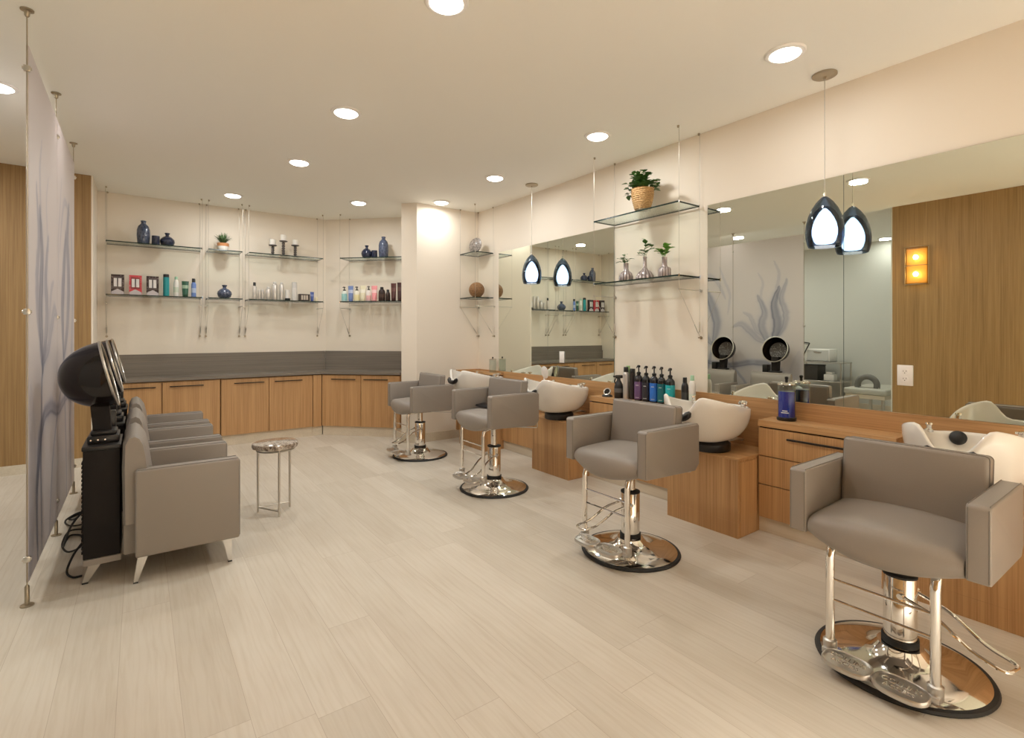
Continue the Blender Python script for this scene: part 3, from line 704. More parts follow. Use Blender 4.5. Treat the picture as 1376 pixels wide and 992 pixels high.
# ------------------------------------------------------------------ wash stations along the right wall
PX0 = 3.052
def pedestal(y0, y1, lab):
    t = thing('basin_pedestal', lab, 'pedestal', (0, 0, 0), group='oak pedestals under the basins')
    q = B(); q.box((PX0, y0, 0), (3.309, y1, .097)); q.box((PX0, y0, .0975), (3.484, y1, .492)); q.obj('body', 'oak_v', t, smooth=False)
    q = B(); q.box((PX0-.002, y0-.006, .4925), (3.484, y1+.002, .507), .001, 1); q.obj('top_board', 'oak_y', t, smooth=False)
    q = B(); q.box((PX0+.022, y0-.005, .012), (3.27, y0-.0005, .478), .001, 1); q.obj('side_panel', 'oak_v', t, smooth=False)
pedestal(4.70, 5.24, 'farthest oak basin pedestal, near the cream corner pier')
pedestal(3.345, 3.86, 'oak basin pedestal behind the second farthest styling chair')
pedestal(1.765, 2.298, 'oak basin pedestal behind the second nearest styling chair')
pedestal(.44, .992, 'nearest oak basin pedestal, behind the nearest styling chair')
def station(y0, y1, lab, full=True):
    t = thing('station_cabinet', lab, 'cabinet', (0, 0, 0), group='oak drawer units between the basins')
    x = 3.284
    q = B(); q.box((x+.022, y0, .0975), (3.484, y1, .688)); q.obj('carcass', ['gap'], t, smooth=False)
    q = B(); q.box((x-.002, y0-.001, .692), (3.484, y1+.001, .734), .001, 1); q.obj('top_board', 'oak_y', t, smooth=False)
    zz = [(.102, .313), (.319, .498), (.504, .682)]
    for k, (a, c) in enumerate(zz):
        q = B(); q.box((x, y0+.001, a), (x+.020, y1-.001, c), .001, 1); d = q.obj('drawer', 'oak_v', t, smooth=False)
        if k == 2:
            ym = (y0+y1)/2 if not full else y1-.36; hl = .17
            if not full: ym = y1-.44; hl = .12
            q = B(); q.box((x-.024, ym-hl, .628), (x-.013, ym+hl, .640), .002, 1)
            for s in (-1, 1): q.box((x-.015, ym+s*(hl-.03)-.004, .630), (x+.001, ym+s*(hl-.03)+.004, .638))
            q.obj('handle', 'bronze', d, smooth=False)
station(1.0, 1.758, 'oak three drawer unit beside the nearest chair, with the blue disinfectant jar on it')
station(2.306, 3.315, 'oak three drawer unit behind the second nearest chair, with the pump bottles on it', False)
station(3.868, 4.692, 'oak drawer unit between the two farthest basins')

def basin_bm():
    q = B(); n = 64; cx, a, bb = -.030, .315, .240
    def ring(sc, zf, inset=0, cshift=0):
        R = []
        for i in range(n):
            th = 2*PI*i/n; c, s = math.cos(th), math.sin(th); e = 2/2.35
            x = math.copysign(abs(c)**e, c); y = math.copysign(abs(s)**e, s)
            A, Bq = (a-inset)*sc, (bb-inset)*sc
            zr = rim(x, y); R.append((cx*(1-cshift)+A*x, Bq*y, zf(zr)))
        return R
    def rim(x, y):
        u = max(0, min(1, (.75-x)/1.75)); z = .785+.112*u**1.35
        if x < -.3: z -= .118*math.exp(-(y/.42)**4)*min(1, (-x-.3)/.4)
        return z
    rings = []
    for k in range(11):
        ph = PI/2*k/10; sc = .40+.60*math.sin(ph); f = (1-math.cos(ph))**.95
        rings.append(ring(sc, lambda zr, f=f: .578+(zr-.578)*f, 0, .75*(1-f)**1.2))
    rings.append(ring(1, lambda zr: zr+.007, .004)); rings.append(ring(1, lambda zr: zr+.010, .011)); rings.append(ring(1, lambda zr: zr+.007, .019)); rings.append(ring(1, lambda zr: zr-.004, .024))
    for k in range(1, 9):
        ph = PI/2*(1-k/8); sc = .25+.75*math.sin(ph)**.8; f = (1-math.cos(ph))
        rings.append(ring(sc, lambda zr, f=f: .635+(zr-.004-.635)*f, .024, .4*(1-f)))
    q.loft(rings); return q, rim, cx, a, bb
def make_basin(lab, loc):
    t = thing('shampoo_basin', lab, 'basin', loc, group='white shampoo basins')
    q, rim, cx, a, bb = basin_bm(); q.obj('bowl', 'ceramic', t, angle=60)
    q = B(); q.lathe([(0, .001), (.130, .001), (.134, .006), (.134, .05), (.120, .062), (.10, .085), (0, .085)], 36, (0, 0, .508)); q.obj('pivot_base', 'black', t)
    pts = []
    for k in range(15):
        y = -.085+.17*k/14; yn = y/bb; xn = -(1-abs(yn)**2.35)**(1/2.35)
        pts.append((cx+a*xn-.012, y, rim(xn, yn)-.022))
    q = B(); q.tube(pts, .02, 10, radii=[.010]+[.023]*13+[.010]); q.obj('neck_rest', 'black', t)
    for y, x in ((-.150, .165), (-.185, .095)):
        q = B(); zz = .803; q.lathe([(0, 0), (.017, 0), (.017, .008), (.010, .011), (.010, .018), (.021, .020), (.023, .028), (.020, .036), (.008, .040), (0, .040)], 16, (x, y, zz))
        for k in range(4): aa = k*PI/2; q.cyl((x, y, zz+.028), (x+.03*math.cos(aa), y+.03*math.sin(aa), zz+.030), .006, 8)
        q.obj('tap_handle', 'chrome', t)
    q = B(); q.lathe([(0, 0), (.018, 0), (.018, .012), (.012, .016), (.012, .034), (.016, .038), (.014, .046), (0, .048)], 16, (.09, .185, .800)); q.obj('spray_holder', 'chrome', t)
    q = B(); q.lathe([(.036, 0), (.035, .012), (.026, .024), (.012, .030), (0, .031)], 24, T=Matrix.Translation((.225, .10, .765)) @ Matrix.Rotation(-PI/2+.35, 4, 'Y')); q.obj('strainer', 'rubber', t)
    q = B(); q.lathe([(0, 0), (.024, 0), (.024, .004), (0, .008)], 18, (-.02, 0, .634)); q.obj('drain', 'black', t)
    q = B(); q.tube(smoothline([(.05, -.03, .585), (.10, -.05, .56), (.16, -.10, .575), (.24, -.10, .56)], 6), .010, 8); q.tube(smoothline([(.03, .03, .585), (.12, .02, .55), (.20, .03, .57), (.26, .02, .60)], 6), .009, 8); q.obj('hoses', 'steel', t)
    return t
b0 = make_basin('white shampoo basin beyond the second farthest chair, farthest of the row', (3.155, 4.97, 0))
dup(b0, 'white shampoo basin between the second farthest chair and the drawer unit', (3.155, 3.585, 0))
dup(b0, 'white shampoo basin partly behind the second nearest chair', (3.155, 2.03, 0))
dup(b0, 'nearest white shampoo basin, at the right edge behind the nearest chair', (3.155, .665, 0))

# things on the stations
g = 'pump bottles in a row on the drawer unit'
ZT = .735; XP = 3.395
marks = [(.58, .7, .004), (.12, .9, .003)]
for y, h, r, col, bc, lab in ((2.846, .298, .036, (.018, .014, .018), (.16, .085, .20), 'black pump bottle with a purple label, leftmost of the row of five'),
                              (2.767, .295, .035, BK, (.03, .03, .04), 'black pump bottle with a black label, second of the row of five'),
                              (2.686, .297, .036, (.014, .014, .02), (.03, .17, .62), 'black pump bottle with a bright blue label, middle of the row of five'),
                              (2.612, .295, .034, BK, (.01, .14, .17), 'black pump bottle with a dark petrol label, fourth of the row of five'),
                              (2.530, .290, .037, (.012, .014, .016), (.02, .42, .47), 'black pump bottle with a turquoise label, rightmost of the row of five')):
    pump(XP, y, ZT, h, r, col, lab, (bc, .06, .72), group=g, rz=-PI/2+.3, mark=marks)
bottle(XP, 2.985, ZT, .275, .026, (.62, .60, .58), BK, 'silver can with black cap beside the spray bottle', cap=.16, capr=.8, metal=.6, taper=.9, group='bottles left of the pump row')
bottle(XP+.02, 2.93, ZT, .262, .024, (.035, .028, .028), BK, 'black patterned can just left of the pump bottle row', cap=.14, capr=.96, group='bottles left of the pump row')
bottle(XP+.05, 3.005, ZT, .282, .018, (.25, .33, .20), (.34, .52, .22), 'slim bottle with green cap behind the silver can', cap=.12, capr=.96, group='bottles left of the pump row')
t = thing('spray_bottle', 'black trigger spray bottle left of the silver can', 'spray bottle', (XP-.01, 3.06, ZT), -.5)
q = B(); q.lathe([(0, 0), (.036, 0), (.038, .004), (.038, .10), (.030, .13), (.016, .155), (.014, .17), (0, .17)], 20); q.obj('body', 'black', t)
q = B(); q.box((-.03, -.012, .172), (.035, .012, .20), .006); q.cyl((-.028, 0, .188), (-.048, 0, .188), .007, 8); q.cyl((0, 0, .165), (0, 0, .175), .016, 12); q.obj('spray_head', 'black', t)
q = B(); q.tube([(-.022, 0, .176), (-.035, 0, .15), (-.03, 0, .125)], .005, 8); q.obj('trigger', 'black', t)
q = B(); q.lathe([(.0385, .05), (.0388, .051), (.0388, .085), (.0385, .086)], 20); q.obj('label_band', pl((.10, .10, .10), .4), t)
t = thing('tape_dispenser', 'small grey and black round tabletop gadget at the left end of the drawer unit', 'gadget', (XP-.02, 3.185, ZT), .3)
q = B(); q.lathe([(0, 0), (.048, 0), (.050, .006), (.040, .018), (0, .018)], 24, sx=.8); q.obj('foot', 'black', t)
q = B(); Tm = Matrix.Translation((0, 0, .042)) @ Matrix.Rotation(math.radians(-62), 4, 'Y')
q.lathe([(.026, -.008), (.033, -.010), (.037, 0), (.033, .010), (.026, .008), (.026, -.008)], 24, T=Tm); q.obj('ring', 'steel', t)
q = B(); q.lathe([(0, -.004), (.026, -.004), (.026, .004), (0, .004)], 20, T=Tm); q.obj('face', 'blackgloss', t)
bottle(XP, 2.395, ZT, .225, .027, BK, BK, 'black bottle with black cap beside the white bottle', cap=.18, capr=.6, taper=.8, group='two bottles at the right end of the pump row', band=((.05, .05, .05), .2, .6))
bottle(XP, 2.330, ZT, .245, .025, WH, (.38, .62, .44), 'white bottle with mint green cap at the right end of the row', cap=.16, capr=.6, taper=.82, group='two bottles at the right end of the pump row', band=((.70, .76, .66), .15, .5))
t = thing('disinfectant_jar', 'tall glass jar of blue disinfectant on the near drawer unit', 'jar', (3.40, 1.632, ZT))
q = B(); q.lathe([(0, 0), (.056, 0), (.058, .004), (.058, .018), (.050, .022), (0, .022)], 32); q.obj('foot', 'black', t)
q = B(); q.lathe([(0, .0225), (.049, .0225), (.049, .188), (0, .188)], 32); q.obj('liquid', 'blue_liquid', t)
q = B(); q.lathe([(.051, .0225), (.052, .03), (.052, .222), (.048, .230), (.0455, .229), (.0495, .22), (.0498, .024)], 32); q.obj('glass_cylinder', 'jar_glass', t)
q = B(); q.lathe([(.054, .2305), (.055, .236), (.042, .246), (.022, .250), (.014, .251), (0, .251)], 32); lid = q.obj('lid', 'chrome', t)
q = B(); q.lathe([(0, .2515), (.010, .2515), (.008, .262), (.012, .272), (.010, .282), (0, .285)], 16); q.obj('knob', 'black', lid)
q = B()
for zz, w in ((.05, .9), (.062, .6)):
    pts = []
    for s in range(9):
        a = PI+.25+(s/8-.5)*w; pts += [(.0525*math.cos(a), .0525*math.sin(a), zz), (.0525*math.cos(a), .0525*math.sin(a), zz+.006)]
    q.add(pts, [[2*k, 2*k+2, 2*k+3, 2*k+1] for k in range(8)])
q.obj('label_print', pl((.75, .80, .88), .4), t, smooth=False)
t = thing('glass_jar', 'clear glass jar with metal lid on the ledge by the far mirror', 'jar', (3.425, 4.62, .7355))
t.location = (3.43, 5.10, .847-.015)
q = B(); q.lathe([(0, 0), (.042, 0), (.043, .004), (.043, .145), (.040, .148), (.039, .145), (.039, .008), (0, .008)], 28); q.obj('glass_cylinder', 'jar_glass', t)
q = B(); q.lathe([(0, .1485), (.046, .1485), (.046, .156), (.03, .162), (0, .164)], 28); lid = q.obj('lid', 'steel', t)
q = B(); q.lathe([(0, .164), (.009, .164), (.007, .172), (.011, .180), (0, .186)], 14); q.obj('knob', 'black', lid)
t = thing('hand_mirror', 'white oval hand mirror standing by the far mirror behind the second basin', 'hand mirror', (3.42, 4.11, .7355), .25)
Tm = Matrix.Translation((0, 0, .155)) @ Matrix.Rotation(math.radians(78), 4, 'Y')
q = B(); q.lathe([(0, -.004), (.040, -.004), (.044, 0), (.040, .005), (0, .006)], 28, sx=1.55, T=Tm); q.obj('back', 'white', t)
q = B(); q.lathe([(0, .0065), (.036, .0065)], 28, sx=1.55, T=Tm); q.obj('mirror_face', 'mirror', t)
q = B(); q.tube([(-.012, 0, .10), (-.016, 0, .05), (-.02, 0, .004)], .008, 8); q.lathe([(0, 0), (.035, 0), (.033, .008), (0, .010)], 20, (-.018, 0, 0)); q.obj('stand', 'white', t)
bottle(3.40, 3.40, .508, .16, .022, (.02, .05, .26), (.02, .05, .26), 'dark blue bottle standing on the pedestal behind the second farthest basin', cap=.2, capr=.96, group=None)

# ------------------------------------------------------------------ styling chairs
def rrect(hw, hh, r, n=5):
    P = []
    for cx, cy, a0 in ((hw-r, hh-r, 0), (-hw+r, hh-r, PI/2), (-hw+r, -hh+r, PI), (hw-r, -hh+r, 1.5*PI)):
        for k in range(n+1): a = a0+PI/2*k/n; P.append((cx+r*math.cos(a), cy+r*math.sin(a)))
    return P
def lettering(txt, size, parent, T):
    cu = bpy.data.curves.new('lettering', 'FONT'); cu.body = txt; cu.size = size; cu.extrude = .0012; cu.align_x = 'CENTER'; cu.align_y = 'CENTER'
    tmp = bpy.data.objects.new('lettering_source', cu); C.objects.link(tmp)
    dg = bpy.context.evaluated_depsgraph_get(); me = bpy.data.meshes.new_from_object(tmp.evaluated_get(dg))
    bpy.data.objects.remove(tmp); me.transform(T); me.materials.clear(); me.materials.append(M['chrome'])
    o = bpy.data.objects.new('lettering', me); C.objects.link(o); o.parent = parent; return o
def make_chair(lab, loc, dz, lever):
    """local -x is the front of the chair; the drop dz raises the whole seat"""
    t = thing('styling_chair', lab, 'styling chair', loc, 0, 'taupe leather hydraulic styling chairs')
    # base
    q = B(); q.lathe([(0, .006), (.278, .006), (.278, .012), (.262, .020), (.20, .030), (.13, .040), (.095, .058), (.075, .085), (0, .085)], 64); q.obj('base_plate', 'chrome', t)
    q = B(); q.lathe([(.262, .0005), (.286, .0005), (.289, .006), (.284, .014), (.270, .017), (.262, .012)], 64); q.obj('base_ring', 'rubber', t)
    q = B(); q.lathe([(.056, .0865), (.061, .088), (.061, .112), (.056, .114)], 32); q.obj('column_collar', 'rubber', t)
    q = B(); q.lathe([(.055, .352), (.0565, .352), (.0565, .36), (.03, .366), (.03, .36)], 32); q.obj('column_seal', 'rubber', t)
    q = B(); q.lathe([(0, .085), (.054, .085), (.0545, .09), (.0545, .350), (.05, .356), (0, .356)], 40); q.obj('column', 'chrome', t)
    q = B(); q.lathe([(0, .356), (.028, .356), (.028, .47+dz), (0, .47+dz)], 24); q.obj('piston', 'chrome', t)
    # pump lever, built pointing along local +x and turned
    q = B()
    w = .045
    loop = arc([(.03, -w, .290), (.14, -w, .268), (.25, -w, .200), (.345, -w, .180), (.345, w, .180), (.25, w, .200), (.14, w, .268), (.03, w, .290)], .03, 4)
    q.tube(loop, .0065, 8); q.cyl((.03, -.06, .290), (.03, .06, .290), .011, 10)
    lv = q.obj('pump_lever', 'chrome', t); lv.rotation_euler.z = lever
    # under-seat mechanism and release lever
    q = B(); q.box((-.11, -.10, .452+dz), (.11, .10, .476+dz), .004); q.box((-.06, -.05, .437+dz), (.17, .05, .458+dz), .005); q.obj('mechanism', 'black_m', t)
    q = B(); q.tube(arc([(.08, -.10, .452+dz), (.29, -.215, .437+dz), (.292, -.217, .530+dz)], .012, 4), .0042, 8)
    rl = q.obj('release_lever', 'steel', t)
    q = B(); q.cyl((.292, -.217, .505+dz), (.292, -.217, .545+dz), .0078, 10); q.obj('grip', 'rubber', rl)
    # seat
    q = B(); rings = []
    hw = .243; ns = 25
    for k in range(ns):
        y = -hw+2*hw*k/(ns-1); yn = y/hw; xf = -.232-.052*(1-yn*yn); crown = .022*(1-yn**2)+.0
        edge = .010*max(0, abs(yn)-.9)/.1
        z0, z1 = .486-.044*(1-yn*yn)+dz, .575+dz+crown-edge
        x1 = .10; sec = []
        R = .042
        # bottom back -> top back -> top front -> round nose -> bottom front
        sec += [(x1, z0), (x1, z1+.004)]
        for u in (.15, .3, .45, .6, .75): sec.append((x1+(xf+R-x1)*u, z1+.004-.010*u))
        zt = z1-.008
        for m_ in range(9):
            a = PI/2+PI*m_/8; hh = (zt-z0)/2; sec.append((xf+R+R*math.cos(a), z0+hh+hh*math.sin(a)))
        rings.append([(x, y, z) for x, z in sec])
    q.loft(rings); q.obj('seat', 'leather', t, angle=50)
    # backrest, slightly reclined
    Tb_ = Matrix.Translation((.105, 0, .545+dz)) @ Matrix.Rotation(math.radians(6), 4, 'Y')
    q = B(); q.box((-.030, -.241, 0), (.045, .241, .298), .016, 4, T=Tb_); bk = q.obj('backrest', 'leather', t)
    q = B()
    for xx in (-.019, .036):
        q.tube([Tb_ @ Vector((xx, a, .149+c)) for a, c in rrect(.2405, .1485, .016)], .0022, 6, closed=True)
    q.obj('piping', 'seam', bk)
    # arms
    for s in (-1, 1):
        q = B(); lo, hi = (.247, .312) if s > 0 else (-.312, -.247)
        P = [(-.235, .492), (.195, .478), (.232, .515), (.232, .735), (.222, .745), (-.225, .745), (-.235, .735)]
        bm = bmesh.new(); V0 = [bm.verts.new((x, lo, z+dz)) for x, z in P]; V1 = [bm.verts.new((x, hi, z+dz)) for x, z in P]; n = len(P)
        bm.faces.new(V0); bm.faces.new(V1[::-1])
        for i in range(n): bm.faces.new((V0[i], V1[i], V1[(i+1) % n], V0[(i+1) % n]))
        bm.normal_update()
        bmesh.ops.bevel(bm, geom=bm.edges[:], offset=.008, segments=3, profile=.5, affect='EDGES', clamp_overlap=True)
        q.bm(bm); ar = q.obj('armrest', 'leather', t, angle=50)
        q = B()
        for yy in (lo+.006, hi-.006):
            q.tube([(-.2345, yy, .50+dz), (-.2345, yy, .732+dz), (-.222, yy, .7455+dz), (.218, yy, .7455+dz), (.2325, yy, .732+dz), (.2325, yy, .52+dz)], .0018, 6)
        q.obj('piping', 'seam', ar)
    # footrest
    q = B()
    for s in (-1, 1):
        q.tube(arc([(.02, s*.165, .476+dz), (-.215, s*.165, .470+dz), (-.215, s*.165, .080+dz)], .055, 6), .0155, 12)
    for z in (.255, .335):
        q.cyl((-.215, -.165, z+dz), (-.215, .165, z+dz), .0055, 8)
    ft = q.obj('footrest_frame', 'chrome', t)
    for s in (-1, 1):
        q = B(); cx, cy = -.275, s*.083
        P = []
        for k in range(40):
            a = 2*PI*k/40; c, d = math.cos(a), math.sin(a)
            P.append((cx+.052*math.copysign(abs(c)**.8, c), cy+.084*math.copysign(abs(d)**.7, d)))
        tilt = lambda x, z: z-.12*(-.275-x)
        rings = []
        for sc, z in ((.94, .052), (1, .056), (1, .066), (.96, .071), (.90, .071), (.87, .069)):
            rings.append([(cx+(x-cx)*sc, cy+(y-cy)*sc, tilt(x, z)+dz) for x, y in P])
        q.loft(rings)
        q.lathe([(0, .045), (.02, .045), (.024, .05), (.024, .095), (.018, .10), (0, .10)], 16, (-.215, s*.165, dz)); q.box((-.25, s*.165-.02, .050+dz), (-.205, s*.165+.018, .070+dz), .004)
        fp = q.obj('footplate', 'alu', t)
        T = Matrix.Translation((cx, cy, .0700+dz)) @ Matrix.Rotation(-PI/2, 4, 'Z')
        sh = Matrix.Identity(4); sh[2][0] = .0
        Tt = Matrix.Translation((cx, cy, .0698+dz)) @ Matrix.Rotation(math.radians(-6.8), 4, 'Y') @ Matrix.Rotation(-PI/2, 4, 'Z')
        lettering('COLLINS', .030, fp, Tt @ Matrix.Translation((0, .010, 0)))
        lettering('ACCESS', .026, fp, Tt @ Matrix.Translation((0, -.018, 0)))
    return t
R = math.radians
make_chair('nearest taupe styling chair at the right edge, large in the foreground', (2.414, .723, 0), 0, R(-102))
make_chair('second nearest taupe styling chair, in front of the pump bottles', (2.371, 2.051, 0), .035, R(165))
make_chair('taupe styling chair with a flat black pad on its seat, second farthest of the row', (2.405, 3.554, 0), .070, R(200))
make_chair('farthest taupe styling chair, in front of the cream corner pier', (2.412, 4.970, 0), .020, R(195))
t = thing('seat_pad', 'flat black pad lying at the back of the second farthest chair seat', 'pad', (2.405, 3.554, 0))
q = B()
rings = []
for k in range(13):
    y = -.225+.43*k/12; zc = .675+.012*math.sin(k*1.1)*.3
    rings.append([(x, y, z) for x, z in ((-.06, zc-.003), (-.05, zc+.009), (.0, zc+.014), (.045, zc+.016), (.055, zc+.008), (.04, zc+.001), (-.02, zc-.002))])
q.loft(rings); q.obj('pad', 'black_m', t)

# ------------------------------------------------------------------ dryer armchairs and hood dryers
def make_armchair(lab, y0):
    t = thing('armchair', lab, 'armchair', (0, y0, 0), 0, 'taupe armchairs under the hood dryers')
    W = .62
    for a in (0, W-.085):
        q = B(); q.box((-.020, a, .135), (.462, a+.085, .588), .012, 3); ar = q.obj('armrest', 'leather', t)
        q = B()
        for yy in (a+.008, a+.077):
            q.tube([(.4615, yy, .15), (.4615, yy, .575), (.45, yy, .5885), (-.01, yy, .5885)], .002, 6)
        q.obj('piping', 'seam', ar)
    q = B(); q.box((-.070, .088, .135), (.455, W-.088, .300), .010, 2); q.obj('seat_base', 'leather', t)
    q = B(); q.box((.03, .089, .303), (.478, W-.089, .440), .035, 4); q.obj('seat', 'leather', t)
    # back with a rolled top
    q = B(); rings = []; n = 21
    P = [(-.072, .305), (.055, .305), (.050, .50), (.030, .66), (.018, .715), (.0, .748), (-.025, .762), (-.055, .752), (-.072, .72), (-.076, .60)]
    for k in range(n):
        u = k/(n-1); y = .04+(W-.08)*u; e = min(1, min(u, 1-u)/.08); f = .80+.20*math.sqrt(max(0, 1-(1-e)**2)); pil = .012*math.sin(PI*u)
        rings.append([(-.012+(x+.012)*f+(pil if x > 0 else 0), y, .50+(z-.50)*(.96+.04*f)) for x, z in P])
    q.loft(rings); q.obj('backrest', 'leather', t, angle=60)
    for lx, ly in ((.012, .03), (.40, .03), (.012, W-.03), (.40, W-.03)):
        dx = -.03 if lx < .2 else .015
        q = B(); top = [(lx-.02+.035*(k in (1, 2)), ly+(-.022 if k < 2 else .022), .137) for k in range(4)]
        top = [(lx-.022, ly-.022, .137), (lx+.022, ly-.022, .137), (lx+.022, ly+.022, .137), (lx-.022, ly+.022, .137)]
        bot = [(lx+dx-.009, ly-.009, .008), (lx+dx+.009, ly-.009, .008), (lx+dx+.009, ly+.009, .008), (lx+dx-.009, ly+.009, .008)]
        q.loft([bot, top]); lg = q.obj('leg', 'chrome', t, smooth=False)
        q = B(); q.box((lx+dx-.010, ly-.010, .0005), (lx+dx+.010, ly+.010, .008)); q.obj('foot_pad', 'rubber', lg, smooth=False)
    return t
ac = make_armchair('nearest taupe armchair of the three under the hood dryers', 3.27)
dup(ac, 'middle taupe armchair of the three under the hood dryers', (0, 4.06, 0))
dup(ac, 'farthest taupe armchair of the three under the hood dryers', (0, 4.85, 0))
def make_dryer(lab, y0):
    t = thing('hood_dryer', lab, 'hair dryer', (0, y0, 0), 0, 'hood dryers behind the armchairs')
    q = B(); q.box((-.238, -.17, .130), (-.085, .17, .690), .004, 2)
    for k in range(22): q.box((-.244, -.165, .16+k*.022), (-.238, .165, .170+k*.022))
    q.obj('body', 'black_m', t)
    q = B(); q.box((-.243, -.175, .690), (-.080, .175, .712), .004, 2); q.obj('body_cap', 'black', t)
    q = B(); q.box((-.238, -.172, .095), (-.080, .172, .128), .003, 1); q.obj('base_rail', 'leather', t)
    for s in (-1, 1):
        q = B(); q.loft([[(-.20+a*.012-.03, s*.14+c*.012, .008) for a, c in ((-1, -1), (1, -1), (1, 1), (-1, 1))], [(-.19+a*.026, s*.14+c*.022, .096) for a, c in ((-1, -1), (1, -1), (1, 1), (-1, 1))]])
        lg = q.obj('leg', 'alu', t, smooth=False)
        q = B(); q.box((-.243, s*.14-.013, .0005), (-.217, s*.14+.013, .008)); q.obj('foot_pad', 'rubber', lg, smooth=False)
    q = B(); q.box((-.225, -.10, .713), (-.090, .10, .752), .006, 2); q.box((-.215, -.075, .752), (-.10, .075, .775), .01, 2); q.box((-.215, .09, .752), (-.11, .16, .86), .006, 2)
    q.obj('control_head', 'black', t)
    q = B()
    for k in range(3): q.cyl((-.21+k*.03, -.1005, .733), (-.21+k*.03, -.103, .733), .004, 8)
    q.obj('screws', 'chrome', t)
    q = B(); q.loft([[(-.205, -.04, .775), (-.125, -.04, .775), (-.125, .04, .775), (-.205, .04, .775)], [(-.215, -.045, .90), (-.135, -.045, .90), (-.135, .045, .90), (-.215, .045, .90)], [(-.215, -.05, .97), (-.145, -.05, .97), (-.145, .05, .97), (-.215, .05, .97)]])
    q.obj('neck', 'black_m', t, smooth=False)
    # hood: axis along +x, tipped up
    T = Matrix.Translation((-.138, 0, 1.078)) @ Matrix.Rotation(math.radians(-13.5), 4, 'Y') @ Matrix.Rotation(PI/2, 4, 'Y')
    prof = []
    for k in range(15):
        a = PI/2*k/14; prof.append((.180*math.sin(a)**.92, -.215*math.cos(a)**1.0))
    prof += [(.172, .0)]
    for k in range(12):
        a = PI/2*(1-k/11); prof.append((.172*math.sin(a)**.92, -.200*math.cos(a)))
    q = B(); q.lathe(prof, 48, T=T); hd = q.obj('hood', 'blackgloss', t, angle=60)
    q = B(); q.lathe([(.171, -.003), (.181, -.006), (.185, .0), (.183, .006), (.175, .007), (.171, .003), (.171, -.003)], 48, T=T); q.obj('hood_rim', 'steel', hd)
    q = B(); q.lathe([(0, -.12), (.115, -.10), (.118, -.095), (0, -.110)], 32, T=T)
    q.obj('air_grille', pl((.05, .035, .028), .4), hd)
    q = B(); rg = random.Random(5)
    for k in range(46):
        a = rg.uniform(0, 2*PI); r = .105*math.sqrt(rg.random()); q.lathe([(0, .002), (.0035, .001), (.0035, 0)], 6, (r*math.cos(a), r*math.sin(a), -.110+.010*(r/.11)**2+.004), T=T)
    q.obj('grille_studs', 'steel', hd)
    return t
hd = make_dryer('nearest black hood dryer, with its round hood beside the partition', 3.59)
dup(hd, 'middle black hood dryer, behind the nearest one', (0, 4.38, 0))
dup(hd, 'farthest black hood dryer, at the end of the row', (0, 5.17, 0))
def cord(lab, pts, group='black power cords on the floor'):
    q = B(); q.tube(smoothline(pts, 8), .0055, 8); tag(q.obj('power_cord', 'rubber'), lab, 'cord', group)
cord('black power cord hanging in a loop from the nearest dryer to the floor', [(-.247, 3.70, .32), (-.31, 3.78, .22), (-.36, 3.95, .06), (-.375, 4.15, .008), (-.36, 4.3, .007), (-.30, 4.25, .007), (-.29, 4.05, .007), (-.34, 3.95, .018), (-.38, 4.1, .020), (-.37, 4.35, .020), (-.30, 4.38, .010)])
cord('black power cord coiled on the floor under the partition', [(-.247, 4.46, .2), (-.30, 4.52, .10), (-.36, 4.58, .03), (-.40, 4.70, .008), (-.33, 4.78, .008), (-.28, 4.68, .008), (-.31, 4.50, .010), (-.38, 4.48, .020), (-.41, 4.62, .020), (-.35, 4.76, .022), (-.28, 4.72, .022)])
cord('short black power cord curling at the foot of the nearest dryer', [(-.247, 3.66, .16), (-.29, 3.64, .10), (-.315, 3.60, .03), (-.29, 3.56, .007), (-.25, 3.55, .007)])

